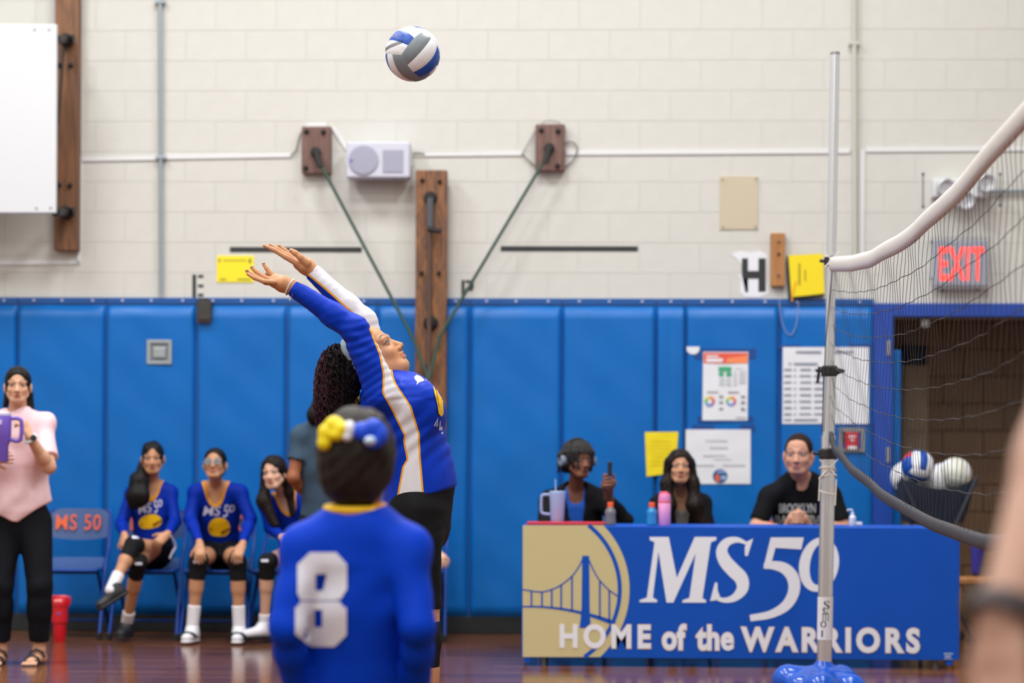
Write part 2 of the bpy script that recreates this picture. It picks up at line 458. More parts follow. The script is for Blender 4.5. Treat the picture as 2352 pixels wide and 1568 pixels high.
# ------------------------------------------------------------------ floor: varnished strip flooring, too narrow here to pick apart
def floor_material():
    m = mat('varnished_floor', rgb(120, 66, 40), 0.12, spec=.5)
    nt = m.node_tree; b = nt.nodes['Principled BSDF']
    tc = nt.nodes.new('ShaderNodeTexCoord')
    br = nt.nodes.new('ShaderNodeTexBrick'); br.inputs['Scale'].default_value = 1.0
    br.inputs['Brick Width'].default_value = 1.15; br.inputs['Row Height'].default_value = 0.057
    br.inputs['Mortar Size'].default_value = 0.0022; br.inputs['Bias'].default_value = 0.0
    br.inputs['Color1'].default_value = rgb(146, 92, 58); br.inputs['Color2'].default_value = rgb(100, 60, 40); br.inputs['Mortar'].default_value = rgb(48, 24, 16)
    nt.links.new(tc.outputs['Object'], br.inputs['Vector'])
    n = nt.nodes.new('ShaderNodeTexNoise'); n.inputs['Scale'].default_value = 6; mp = nt.nodes.new('ShaderNodeMapping'); mp.inputs['Scale'].default_value = (.6, 8, 1)
    nt.links.new(tc.outputs['Object'], mp.inputs['Vector']); nt.links.new(mp.outputs['Vector'], n.inputs['Vector'])
    mx = nt.nodes.new('ShaderNodeMix'); mx.data_type = 'RGBA'; mx.blend_type = 'MULTIPLY'; mx.inputs['Factor'].default_value = .35
    nt.links.new(br.outputs['Color'], mx.inputs['A']); nt.links.new(n.outputs['Fac'], mx.inputs['B'])
    nt.links.new(mx.outputs['Result'], b.inputs['Base Color'])
    bp = nt.nodes.new('ShaderNodeBump'); bp.inputs['Strength'].default_value = .06; bp.inputs['Distance'].default_value = .002
    nt.links.new(n.outputs['Fac'], bp.inputs['Height']); nt.links.new(bp.outputs['Normal'], b.inputs['Normal'])
    rr = nt.nodes.new('ShaderNodeMapRange'); rr.inputs['To Min'].default_value = .08; rr.inputs['To Max'].default_value = .2
    nt.links.new(n.outputs['Fac'], rr.inputs['Value']); nt.links.new(rr.outputs['Result'], b.inputs['Roughness'])
    b.inputs['IOR'].default_value = 1.25
    return m
XL, XR, YF, YB = -7.5, 5.5, -2.5, WALL_Y
o = B((XL, YF, -.1), (XR, YB + 3.2, 0)).build('floor', floor_material()); tag(o, kind='structure')
o = B((XL, YF, CEIL), (XR, YB, CEIL + .1)).build('ceiling', M_ceil); tag(o, kind='structure')
o = B((XL - .2, YF, 0), (XL, YB, CEIL)).build('wall_left', M_wall); tag(o, kind='structure')
o = B((XR, YF, 0), (XR + .2, YB, CEIL)).build('wall_right', M_wall); tag(o, kind='structure')
o = B((XL, YF - .2, 0), (XR, YF, CEIL)).build('wall_front', M_wall); tag(o, kind='structure')

# back wall of painted concrete blocks, with the doorway
DX0 = on_y(2050, 900, WALL_Y)[0]; DX1 = DX0 + 1.9; DZ = on_y(2150, 728, WALL_Y)[2]
mb = MB(); jt = .0022
mb.box((XL, YB + jt, 0), (DX0, YB + .2, CEIL)); mb.box((DX0, YB + jt, DZ), (DX1, YB + .2, CEIL)); mb.box((DX1, YB + jt, 0), (XR, YB + .2, CEIL))
wall_back = mb.build('wall_back', M_mortar); tag(wall_back, kind='structure')
bz0 = on_y(560, 70, WALL_Y)[2]
bm_ = MB().box((.001, 0, .001), (.405, .02, .202), .001).mesh('block')
bm_.materials.append(M_wall)
nt = M_wall.node_tree; oi = nt.nodes.new('ShaderNodeObjectInfo')
k0 = int((4.6 - bz0) / .203)
rows = [bz0 + .203 * k for k in range(-10, 4)]
cnt = 0
for ri, z in enumerate(rows):
    if z < DZ - .02 or z > 4.5: continue
    x = -5.0 + (ri % 2) * .203
    while x < 3.2:
        if cnt < 299:
            b = bpy.data.objects.new('block', bm_); COL.objects.link(b); b.parent = wall_back
            b.location = (x, WALL_Y - random.uniform(0, .0008), z); b['_local'] = 1; cnt += 1
        x += .406
# wall above and around the laid blocks, same plane
mb = MB()
mb.box((XL, WALL_Y + .001, 0), (-5.0, WALL_Y + .006, CEIL)); mb.box((-5, WALL_Y + .001, rows[-1] + .203), (XR, WALL_Y + .006, CEIL))
mb.box((-5, WALL_Y + .001, 0), (DX0, WALL_Y + .006, DZ)); mb.box((DX1, WALL_Y + .001, 0), (XR, WALL_Y + .006, rows[-1] + .203))
mb.build('wall_paint_area', M_wall, wall_back)
o = B((XL, YB - .03, 0), (DX0 - .13, YB + .004, .115), .004).build('baseboard_back', M_black); tag(o, kind='structure')

# door frame
mbj = B((DX0 - .135, YB - .035, 0), (DX0, YB + .06, DZ + .09), .006)
M_frame = mat('blue_frame', rgb(28, 72, 168), 0.35)
trim = mbj.build('door_1', M_frame); tag(trim, kind='structure')
B((DX0, YB - .035, DZ), (DX1 + .1, YB + .06, DZ + .09), .006).build('door_header', M_frame, trim)
B((DX1, YB - .035, 0), (DX1 + .1, YB + .06, DZ), .006).build('door_jamb', M_frame, trim)
for zz in (on_y(2040, 800, YB)[2], on_y(2040, 1045, YB)[2], .3):
    B((DX0 - .045, YB - .045, zz - .05), (DX0 - .02, YB - .03, zz + .05), .003).build('hinge', M_steel, trim)
B((DX0 + .005, YB + .02, .25), (DX0 + .06, YB + .75, on_y(2060, 803, YB)[2]), .01).build('door_edge_pad', M_vinyl, trim)
B((on_y(2118, 730, YB)[0], YB + .05, DZ - .07), (on_y(2138, 730, YB)[0], YB + .12, DZ), .01).build('door_closer', M_steel, trim)
# store room beyond the doorway
M_sblk = mat('glazed_tan_block', rgb(165, 130, 94), 0.35, noise=(3, .2))
M_sj = mat('tan_joint', rgb(104, 78, 56), 0.8)
SY = YB + 1.9
mb = MB(); mb.box((DX0 - .6, SY, 0), (DX1 + .9, SY + .1, 2.6)); mb.box((DX0 - .7, YB + .2, 0), (DX0 - .6, SY, 2.6)); mb.box((DX1 + .9, YB + .2, 0), (DX1 + 1, SY, 2.6)); mb.box((DX0 - .7, YB + .2, 2.6), (DX1 + 1, SY + .1, 2.7))
sw = mb.build('wall_storeroom', M_sj); tag(sw, kind='structure')
sb = MB().box((.003, 0, .003), (.297, .02, .197), .003).mesh('block'); sb.materials.append(M_sblk)
for r in range(13):
    x = DX0 - .6 + (r % 2) * .15
    while x + .3 < DX1 + .9:
        b = bpy.data.objects.new('block', sb); COL.objects.link(b); b.parent = sw; b.location = (x, SY - .012, r * .2); b['_local'] = 1; x += .3

# ------------------------------------------------------------------ wall padding: every pad with its nailing strip and screws
pz1 = on_y(1100, 686, WALL_Y)[2]; pz0 = on_y(1100, 1421, WALL_Y)[2]
pads = empty('wall_padding', 'long row of tall blue vinyl gym pads fixed along the lower wall', 'wall padding', loc=(-2, WALL_Y, pz0))
seams = [-593, -383, -173, 37, 240, 448, 657, 865, 1077, 1290, 1507, 1573, 1790, 2008]
PY = WALL_Y - .055
for a, b in zip(seams[:-1], seams[1:]):
    xa, xb = on_y(a, 1000, PY)[0] + .0015, on_y(b, 1000, PY)[0] - .0015
    def pad_mesh():
        bm = bmesh.new(); bmesh.ops.create_grid(bm, x_segments=30, y_segments=44, size=.5)
        w, h = xb - xa, pz1 - .045 - pz0
        for v in bm.verts:
            u, t = v.co.x * 2, v.co.y * 2
            e = max(0, 1 - abs(u)) * w / 2; e2 = max(0, 1 - abs(t)) * h / 2
            d = min(e / .018, e2 / .03, 1); d = math.sqrt(max(0, 1 - (1 - d) ** 2))
            pf = .006 * math.sin(v.co.x * 9 + v.co.y * 14 + a) * math.sin(v.co.y * 21 + a * .7) * min(1, e / .1)
            v.co = Vector((xa + (v.co.x + .5) * w, WALL_Y - .008 - .047 * d - pf * .5, pz0 + (v.co.y + .5) * h))
        me = bpy.data.meshes.new('pad'); bmesh.ops.recalc_face_normals(bm, faces=bm.faces)
        for f in bm.faces:
            if f.normal.y > 0: f.normal_flip()
        bm.to_mesh(me); bm.free(); return me
    pd = put('pad', pad_mesh(), pads, M_vinyl, smooth=True)
    B((xa, WALL_Y - .02, pz1 - .04), (xb, WALL_Y - .002, pz1 + .003), .003).build('nailing_strip', M_vinyl2, pd)
    for q in ((.18, .5, .85) if b - a > 100 else (.5,)):
        xx = xa + (xb - xa) * q; MB().lathe([(.009, 0), (.009, .004), (.005, .007)], (xx, WALL_Y - .02, pz1 - .018), (0, -1, 0), 8).build('screw', mat('pale_screw', rgb(196, 200, 228), .4), pd)

# ------------------------------------------------------------------ lights: ceiling fixtures
for i, (x, y) in enumerate(LIGHTS):
    t = empty('ceiling_light', 'square white gym ceiling light above the court', 'light', 'ceiling lights above the court', loc=(x, y, CEIL))
    B((x - .6, y - .6, CEIL - .12), (x + .6, y + .6, CEIL - .002), .01).build('housing', M_white, t)
    B((x - .55, y - .55, CEIL - .135), (x + .55, y + .55, CEIL - .12)).build('diffuser', mat('light_diffuser', rgb(255, 255, 250), .5, emit=((1, .98, .94, 1), 4.0)), t)
    ld = bpy.data.lights.new('lamp', 'AREA'); ld.shape = 'SQUARE'; ld.size = 1.1; ld.energy = LIGHT_W * LIGHT_ROW[y]; ld.color = (.985, 1, .99)
    lo = bpy.data.objects.new('lamp', ld); COL.objects.link(lo); lo.location = (x, y, CEIL - .15); lo.parent = t

# ------------------------------------------------------------------ things on the wall
def wp(px, py, off=0.0): return on_y(px, py, WALL_Y - off)
def wall_box(x0, y0, x1, y1, d0, d1, bev=.003):
    """box from pixel corners measured at depth offset d1 (front) from the wall"""
    a, b = wp(x0, y0, d1), wp(x1, y1, d1); return B((a[0], WALL_Y - d0, b[2]), (b[0], WALL_Y - d1, a[2]), bev)
def bolts(parent, pts, off, r=.018, m=None, name='bolt'):
    for (px, py) in pts:
        c = wp(px, py, off); MB().lathe([(r, 0), (r, .008), (r * .6, .016), (r * .55, .03), (0.001, .032)], c, (0, -1, 0), 8).build(name, m or M_iron, parent)
def wthing(name, label, cat, px, py, group=None, off=0.0): return empty(name, label, cat, group, loc=wp(px, py, off))
# left: beam and basketball backboard
t = wthing('wooden_beam', 'long dark brown wooden beam behind the white backboard at the left edge', 'beam', 152, 575)
wall_box(127, -60, 178, 575, 0, .10, .006).build('plank', M_beam2, t)
bolts(t, [(136, 150), (163, 150), (136, 425), (161, 426)], .10)
for yy in (90, 487):
    c = wp(150, yy, .16); MB().lathe([(.045, 0), (.045, .04), (.03, .05), (.03, .09)], (c[0], WALL_Y - .10, c[2]), (0, -1, 0), 14).build('pipe_flange', M_iron, t)
    e = on_y(128, yy, WALL_Y - .46); MB().tube([c + [0.06, 0, 0], c, e], .03, 12).build('bracket_arm', M_iron, t)
MB().tube([wp(147, 110, .15), wp(133, 290, .2), wp(126, 300, .4)], .008, 6).build('brace_rod', M_iron, t)
t = empty('backboard', 'plain white rectangular backboard cut off by the left edge of the photo', 'backboard', loc=on_y(30, 490, WALL_Y - .5))
a, b = on_y(-340, 56, WALL_Y - .5), on_y(128, 489, WALL_Y - .5)
B((a[0], WALL_Y - .46, b[2]), (b[0], WALL_Y - .5, a[2]), .006).build('board', mat('backboard_white', rgb(214, 217, 223), .45), t)
for (px, py) in ((80, 68), (113, 68), (84, 478), (117, 477), (-300, 68), (-300, 478)):
    MB().lathe([(.008, 0), (.008, .004), (.003, .006)], on_y(px, py, WALL_Y - .5), (0, -1, 0), 8).build('screw', M_steel, t)
# conduits and cable ducts
def pipe(name, label, pts, r, m, cat='pipe', off=.03, clips=()):
    t = wthing(name, label, cat, *pts[-1]); MB().tube([wp(x, y, off) for x, y in pts], r, 10).build('pipe', m, t)
    for (x, y) in clips:
        c = wp(x, y, off); B(c - [.035, .018, .012], c + [.035, .02, .012], .004).build('clip', m, t)
    return t
pipe('conduit', 'grey vertical conduit right of the left beam', [(368, -60), (370, 676)], .014, M_grey, clips=[(368, 5), (370, 362)])
pipe('conduit', 'painted vertical conduit behind the silver net post', [(1962, -60), (1964, 590)], .018, mat('painted_conduit', rgb(188, 188, 178), .5), clips=[(1962, 100)])
def duct(label, runs, w=.028, m=M_white):
    t = wthing('cable_duct', label, 'cable duct', *runs[0][0])
    for (p, q) in runs:
        a, b = wp(*p, .012), wp(*q, .012); d = nrm(b - a); n = np.cross(d, [0, 1, 0]) * w / 2
        MB().poly([a + n, b + n, b - n, a - n], back=(0, .012, 0)).build('duct', m, t)
    return t
duct('white surface duct stepping down beside the left beam', [((190, 366), (366, 363)), ((184, 362), (181, 604)), ((-60, 605), (181, 602))], .024)
duct('white surface duct running from the grey conduit to the left wooden plate', [((377, 361), (668, 356))], .028)
duct('white surface duct between the loudspeaker and the right wooden plate', [((975, 354), (1200, 352))], .028)
duct('white surface duct running right from the right wooden plate', [((1300, 351), (1952, 347)), ((1990, 344), (2420, 341))], .028)
duct('short white duct sloping from the left plate to the loudspeaker', [((765, 293), (797, 342)), ((703, 289), (750, 286))], .024)
duct('white vertical duct right of the silver net post', [((1981, 344), (1979, 586))], .03)
def cable(label, pts, r=.004, m=None, off=.02):
    t = wthing('cable', label, 'cable', *pts[-1]); MB().tube(smooth_pts([wp(x, y, off) for x, y in pts], 6), r, 6).build('wire', m or mat('dark_cable', rgb(70, 76, 72), .6), t); return t
cable('dark cable curling up to the left wooden plate', [(668, 358), (680, 345), (688, 315), (698, 295)])
cable('looped dark cable hanging around the right wooden plate', [(1198, 353), (1235, 385), (1270, 392), (1310, 375), (1326, 345), (1318, 328), (1300, 328), (1290, 345)])
cable('thin grey wire arched above the right wooden plate', [(1200, 352), (1232, 300), (1250, 280), (1275, 278), (1295, 290)], .0025)
cable('short dark cable end leaving the loudspeaker', [(940, 358), (955, 352), (975, 354)], .005)
cable('pale string loop hanging from the top of the pads under the yellow book', [(1790, 690), (1795, 735), (1806, 762), (1818, 768), (1830, 740), (1834, 692)], .0028, mat('pale_string', rgb(150, 165, 205), .6), off=.062)
# two wooden plates with rods of a folded wall frame
M_rod = mat('green_rod', rgb(52, 78, 66), .45, metal=.2)
for (x0, y0, x1, y1, bl, lab, hx, hy, ex) in ((693, 290, 760, 398, [(704, 302), (743, 303), (702, 386)], 'brown wooden wall plate with a rod hinge, left of the loudspeaker', 726, 350, 948),
                                             (1230, 285, 1297, 392, [(1243, 299), (1282, 301), (1281, 381)], 'brown wooden wall plate with a rod hinge, right of the loudspeaker', 1262, 341, 1008)):
    t = wthing('wooden_plate', lab, 'wooden plate', (x0 + x1) / 2, y1)
    wall_box(x0, y0, x1, y1, 0, .07, .006).build('plank', M_plate, t); bolts(t, bl, .07)
    c = wp(hx, hy, .07)
    MB().lathe([(.035, 0), (.035, .03), (.02, .04), (.02, .10)], (c[0], WALL_Y - .07, c[2]), (0, -1, 0), 12).build('hinge_flange', M_iron, t)
    t2 = wthing('brace_rod', 'thin diagonal green steel rod running down from the %s wooden plate to the beam' % ('left' if hx < 900 else 'right'), 'rod', hx, hy)
    e = on_y(985, 872, WALL_Y - .27)
    MB().tube([on_y(hx, hy + 8, WALL_Y - .16), on_y(ex, 775, WALL_Y - .235), e], .0115, 10).build('rod', M_rod, t2)
    MB().tube([on_y(hx, hy - 2, WALL_Y - .16), on_y(hx + (10 if hx < 900 else -10), hy + 34, WALL_Y - .17)], .022, 10).build('clevis', M_iron, t2)
t = wthing('wooden_beam', 'weathered brown wooden beam standing behind the serving player', 'beam', 988, 1000)
wall_box(955, 390, 1024, 1010, .058, .155, .008).build('plank', M_beam, t)
bolts(t, [(970, 414), (1010, 417), (968, 627), (1008, 627), (975, 842)], .155, .016)
for (py, r) in ((455, .045), (742, .05)):
    c = wp(989, py, .155); MB().lathe([(r, 0), (r, .012), (r * .8, .02), (r * .6, .05)], c, (0, -1, 0), 16).build('flange', M_iron, t)
MB().tube([wp(988, 455, .2), wp(988, 520, .2)], .024, 12).build('pipe_stub', mat('grey_steel', rgb(92, 96, 104), .4, metal=.5), t)
MB().tube([wp(985, 525, .21), wp(1012, 531, .25)], .018, 10).build('clamp', M_iron, t)
MB().tube([wp(986, 525, .2), on_y(985, 872, WALL_Y - .26)], .016, 10).build('centre_rod', mat('rusty_rod', rgb(88, 66, 58), .5, metal=.3), t)
# loudspeaker
t = wthing('loudspeaker', 'white rectangular wall loudspeaker between the two wooden plates', 'speaker', 868, 408)
wall_box(795, 325, 941, 408, .04, .2, .012).build('cabinet', mat('speaker_white', rgb(198, 199, 214), .45), t)
c = wp(835, 368, .2); MB().lathe([(.098, 0), (.1, .006), (.09, .01), (.0, .012)], c, (0, -1, 0), 28).build('woofer_grille', mat('speaker_grille', rgb(164, 165, 186), .6, bump=(300, .5)), t)
wall_box(879, 344, 926, 396, .2, .206, .002).build('tweeter_panel', MATS['speaker_grille'], t)
wall_box(793, 350, 798, 378, .03, .06).build('bracket', M_white, t); wall_box(938, 350, 946, 380, .03, .08).build('bracket', M_white, t)
MB().box(wp(862, 350, .04) - [.03, 0, .05], wp(862, 350, 0) + [.03, 0, .02]).build('mount', M_white, t)
B(wp(807, 369, .213) - [.006, .001, .01], wp(807, 369, .213) + [.006, .001, .01]).build('blue_badge', mat('badge_blue', rgb(60, 90, 190), .5), t)
# black tape lines
t = wthing('tape_line', 'long black tape line on the blocks left of the beam', 'tape', 680, 578); wall_box(528, 567, 831, 579, 0, .004, 0).build('tape', M_tapeblk, t)
t = wthing('tape_line', 'long black tape line on the blocks right of the beam', 'tape', 1300, 577); wall_box(1150, 565, 1465, 577, 0, .004, 0).build('tape', M_tapeblk, t)
# wall letters
t = wthing('wall_letter', 'black block letter E above the pads at the left', 'letter', 455, 683)
for r in ((442, 630, 450, 683), (455, 631, 467, 637), (455, 653, 467, 659), (455, 674, 467, 680)): wall_box(*r, 0, .005, 0).build('bar', M_tapeblk, t)
t = wthing('wall_letter', 'black block letter F above the pads beside the right rod', 'letter', 1072, 683)
for r in ((1060, 643, 1067, 681), (1069, 643, 1088, 649), (1069, 661, 1086, 667), (1082, 649, 1088, 661)): wall_box(*r, 0, .005, 0).build('bar', M_tapeblk, t)
t = wthing('paper_sign', 'torn white paper with a big black letter H', 'sign', 1725, 680)
pg = [(1680, 583), (1700, 577), (1722, 580), (1745, 576), (1762, 584), (1761, 640), (1764, 675), (1742, 683), (1712, 682), (1700, 672), (1702, 640), (1694, 632), (1708, 628), (1712, 616), (1694, 596)]
MB().poly([wp(x, y, .004) for x, y in pg], back=(0, .003, 0)).build('paper', M_paper, t)
V, F = merge2d([polyg([(1704, 593), (1718, 593), (1718, 670), (1714, 670), (1706, 640), (1704, 634)]), rect2d(1742, 593, 1759, 670), rect2d(1718, 622, 1742, 640), polyg([(1706, 640), (1718, 640), (1718, 671), (1712, 671)])])
printed('letter_h', (V, F), lambda x, y: wp(x, y, .0055), M_tapeblk, t)
# yellow sign
t = wthing('wall_sign', 'small yellow printed sign on the wall above the pads by the raised hands', 'sign', 540, 648)
wall_box(498, 587, 583, 648, 0, .006, .001).build('plate', mat('yellow_sign', rgb(246, 224, 40), .3), t)
printed('print_line', merge2d([rect2d(505, 640, 520, 643), rect2d(545, 640, 576, 643), rect2d(512, 597, 566, 599)]), lambda x, y: wp(x, y, .0075), mat('olive_ink', rgb(110, 120, 40), .6), t)
printed('pictogram', merge2d([rect2d(502, 594, 506, 602), disc2d(574, 599, 3, 6)]), lambda x, y: wp(x, y, .0075), MATS['olive_ink'], t)
# beige plate
t = wthing('cover_plate', 'plain beige metal cover plate on the upper wall at right', 'plate', 1697, 527)
wall_box(1653, 404, 1741, 527, 0, .008, .002).build('plate', mat('beige_plate', rgb(196, 184, 160), .5), t)
bolts(t, [(1660, 412), (1736, 410), (1660, 520), (1735, 520)], .008, .004, M_steel, 'screw')
t = wthing('wood_block', 'narrow light brown wood block beside the yellow book', 'wood block', 1787, 657)
wall_box(1771, 535, 1803, 657, 0, .05, .004).build('block_body', M_block, t)
bolts(t, [(1789, 553), (1788, 630)], .05, .009, M_steel, 'screw'); wall_box(1786, 580, 1792, 588, .05, .054, 0).build('mark', M_iron, t)
t = wthing('book', 'yellow book with black spine hanging on the wall left of the net post', 'book', 1850, 682)
a = [(1811, 586), (1890, 582), (1894, 674), (1818, 682)]
MB().poly([wp(x, y, .05) for x, y in [(1807, 588), (1888, 585), (1893, 680), (1812, 687)]], back=(0, .03, 0)).build('back_cover', M_black, t)
MB().poly([wp(x, y, .058) for x, y in a], back=(0, .02, 0)).build('front_cover', M_yellow, t)
printed('print_line', merge2d([rect2d(1834, 605, 1838, 655), rect2d(1848, 620, 1851, 645)]), lambda x, y: wp(x, y, .0595), mat('ochre_ink', rgb(150, 130, 20), .6), t)
MB().tube(smooth_pts([wp(1828, 645, .06), wp(1822, 665, .062), wp(1819, 692, .062)], 4), .005, 6).build('ribbon', mat('amber_ribbon', rgb(250, 170, 20), .5), t)
# emergency light
t = wthing('emergency_light', 'white emergency light unit with two round lamps above the exit sign', 'emergency light', 2205, 480)
wall_box(2143, 410, 2272, 452, 0, .12, .008).build('case', M_white, t)
for (px, py, r) in ((2165, 428, .06), (2210, 458, .06), (2257, 418, .062)):
    c = wp(px, py, .12); MB().lathe([(r * .6, 0), (r, .04), (r, .08), (r * .9, .085), (r * .4, .07)], c, (.2, -1, -.2), 20).build('lamp_head', mat('lamp_head_grey', rgb(200, 203, 210), .3, metal=.2), t)
for (px, y0, y1) in ((2120, 400, 475), (2297, 400, 472)):
    MB().tube([wp(px, y0, .2), wp(px, y1, .2)], .004, 6).build('guard_wire', M_iron, t)
    bolts(t, [(px, y0), (px, y1)], .19, .01, M_iron, 'guard_clip')
MB().tube([wp(2272, 439, .03), wp(2420, 437, .03)], .012, 8).build('feed_pipe', M_grey, t)
# exit sign in its wire cage
t = wthing('exit_sign', 'lit red EXIT sign inside a wire cage over the doorway', 'sign', 2207, 660)
wall_box(2144, 552, 2270, 655, .02, .10, .008).build('case', mat('exit_case', rgb(160, 166, 184), .4), t)
V, F = text2d('EXIT', 1.05, .02)
printed('lettering', (fit(V, 2157, 2260, 567, 644), F), lambda x, y: wp(x, y, .103), mat('exit_red', rgb(255, 60, 50), .5, emit=((1, .05, .04, 1), 1.6)), t)
for i in range(14):
    x = 2142 + i * 10; MB().tube([wp(x, 540, .01), wp(x, 545, .16), wp(x, 662, .16), wp(x, 668, .01)], .0022, 5).build('cage_wire', mat('cage_wire', rgb(185, 188, 196), .4, metal=.5), t)
for y in (545, 550, 600, 656, 662): MB().tube([wp(2140, y, .165), wp(2276, y, .165)], .0025, 5).build('cage_rail', MATS['cage_wire'], t)
bolts(t, [(2140, 556), (2140, 640), (2165, 666), (2245, 664)], .02, .01, M_iron, 'cage_clip')
# things on the pads
PF = .058
t = wthing('wall_box', 'square steel recessed box in the blue pad at left', 'box', 365, 835, off=PF)
o_, i_ = (337, 780, 394, 836), (345, 788, 387, 829)
for r in ((337, 780, 394, 788), (337, 829, 394, 836), (337, 788, 345, 829), (387, 788, 394, 829)): wall_box(*r, .04, PF + .008, .002).build('frame', mat('box_steel', rgb(160, 168, 172), .4, metal=.3), t)
wall_box(345, 788, 387, 829, .045, PF - .002, 0).build('recess_plate', mat('recess_grey', rgb(120, 126, 132), .5), t)
wall_box(352, 797, 380, 822, PF - .002, PF + .01, .006).build('outlet', MATS['box_steel'], t)
t = wthing('black_device', 'small black ribbed device at the top of the pad under the letter E', 'device', 467, 738, off=PF)
wall_box(452, 690, 485, 736, .0, PF + .045, .01).build('body', mat('device_black', rgb(52, 50, 46), .5, bump=(60, .8, (.2, .2, 3))), t)
wall_box(455, 684, 478, 694, .0, PF + .04, .006).build('cap', M_black, t)
wall_box(452, 734, 484, 740, .0, PF + .03, .002).build('wood_shim', M_plate, t)
t = wthing('fire_alarm', 'red fire alarm pull station in a grey frame behind the net', 'fire alarm', 1957, 1038, off=PF)
for r in ((1927, 982, 1987, 992), (1927, 1030, 1987, 1038), (1927, 992, 1936, 1030), (1978, 992, 1987, 1030)): wall_box(*r, .03, PF + .012, .002).build('frame', mat('alarm_frame', rgb(140, 140, 146), .4, metal=.3), t)
wall_box(1936, 992, 1978, 1030, .03, PF - .005, 0).build('backplate', mat('alarm_brown', rgb(74, 52, 50), .5), t)
wall_box(1942, 992, 1972, 1032, .03, PF + .02, .004).build('pull_box', mat('alarm_red', rgb(200, 36, 56), .4), t)
for r_ in ((1950, 1000, 1966, 1004), (1953, 1009, 1963, 1012), (1948, 1024, 1968, 1031)): printed('white_mark', rect2d(*r_), lambda x, y: wp(x, y, PF + .0215), M_paper, t)

def sheet(name, label, cat, x0, y0, x1, y1, m, base=PF, skew=0, pts=None):
    t = wthing(name, label, cat, (x0 + x1) / 2, y1, off=base)
    p = pts or [(x0, y0), (x1, y0), (x1 - skew, y1), (x0 - skew, y1)]
    n = 10; V = []; F = []
    for j in range(n + 1):
        for i in range(n + 1):
            u, v = i / n, j / n
            q = np.array(p[0]) * (1 - u) * (1 - v) + np.array(p[1]) * u * (1 - v) + np.array(p[2]) * u * v + np.array(p[3]) * (1 - u) * v
            V.append(wp(q[0], q[1], base + .003 + .002 * math.sin(u * 7 + v * 5 + x0) * math.sin(v * 9)))
    for j in range(n):
        for i in range(n): a = j * (n + 1) + i; F.append((a, a + n + 1, a + n + 2, a + 1))
    k = MB(); k.add(V, F); back = MB(); back.add([v + [0, .0025, 0] for v in V], F); k.add(back.v, back.f)
    k.build('paper', m, t, smooth=True)
    return t, (lambda x, y: wp(x, y, base + .0065))
def tapes(t, rs):
    for r in rs: wall_box(*r, PF - .01, PF + .0015, 0).build('tape', mat('navy_tape', rgb(0, 66, 140), .5), t)
# colourful poster
t, s = sheet('poster', 'white poster with red and orange heading and two colour wheels', 'poster', 1615, 808, 1719, 965, M_paper, skew=2)
tapes(t, [(1596, 800, 1736, 824), (1602, 955, 1730, 970)])
printed('heading', merge2d([rect2d(1616, 810, 1718, 834)]), s, mat('poster_red', rgb(232, 92, 74), .5, noise=(60, .1)), t)
printed('heading_patch', polyg([(1672, 822), (1718, 816), (1718, 834), (1665, 834)]), lambda x, y: s(x, y) - [0, .0006, 0], mat('poster_orange', rgb(246, 140, 92), .5), t)
printed('heading_text', merge2d([rect2d(1622, 816, 1650, 820), rect2d(1622, 823, 1660, 831)]), lambda x, y: s(x, y) - [0, .001, 0], M_paper, t)
printed('green_chart', merge2d([rect2d(1650, 842, 1680, 852), rect2d(1651, 854, 1662, 864), rect2d(1668, 854, 1680, 864)]), s, mat('poster_green', rgb(60, 170, 122), .5), t)
printed('small_print', merge2d([rect2d(1652, 868, 1664, 885), rect2d(1668, 868, 1678, 885), rect2d(1688, 845, 1708, 847), rect2d(1686, 852, 1691, 885), rect2d(1698, 852, 1712, 880)]), s, mat('pale_ink', rgb(196, 200, 206), .6), t)
for cx in (1630, 1679):
    cols = [(240, 150, 70), (215, 90, 80), (150, 120, 200), (110, 160, 220), (110, 190, 110), (230, 215, 90)]
    for i, c in enumerate(cols):
        a0 = -PI / 2 + i * PI / 3; printed('wheel_sector', ring2d(cx, 921, 9, 9, 6, a0, a0 + PI / 3, 6), s, mat('wheel_%d' % i, rgb(*c), .5), t)
printed('caption', merge2d([rect2d(1624, 899, 1650, 902), rect2d(1672, 899, 1698, 902)] + [rect2d(cx + 20, y, cx + 29, y + 6) for cx in (1632, 1682) for y in (908, 921, 936)] + [rect2d(1690, 958, 1714, 960)]), s, mat('grey_ink', rgb(150, 140, 142), .6), t)
# schedule
t, s = sheet('poster', 'large white printed timetable poster behind the net post', 'poster', 1798, 797, 1996, 973, M_paper, skew=1)
tapes(t, [(1790, 792, 1840, 800), (1950, 790, 2003, 800), (1940, 970, 2003, 980)])
its = [rect2d(1828, 806, 1886, 811), rect2d(1905, 806, 1960, 811), rect2d(1812, 833, 1817, 838), rect2d(1823, 833, 1878, 838)]
for i in range(8):
    y = 846.5 + i * 14.6
    its += [rect2d(1801, y, 1818, y + 4.5), rect2d(1824, y, 1828, y + 4.5), rect2d(1838 - (i % 2) * 2, y, 1863, y + 4.5), rect2d(1870, y, 1890, y + 4.5)]
its += [rect2d(1801, 962, 1818, 966), rect2d(1823, 962, 1878, 967)]
printed('print_line', merge2d(its), s, mat('soft_ink', rgb(134, 142, 158), .7), t)
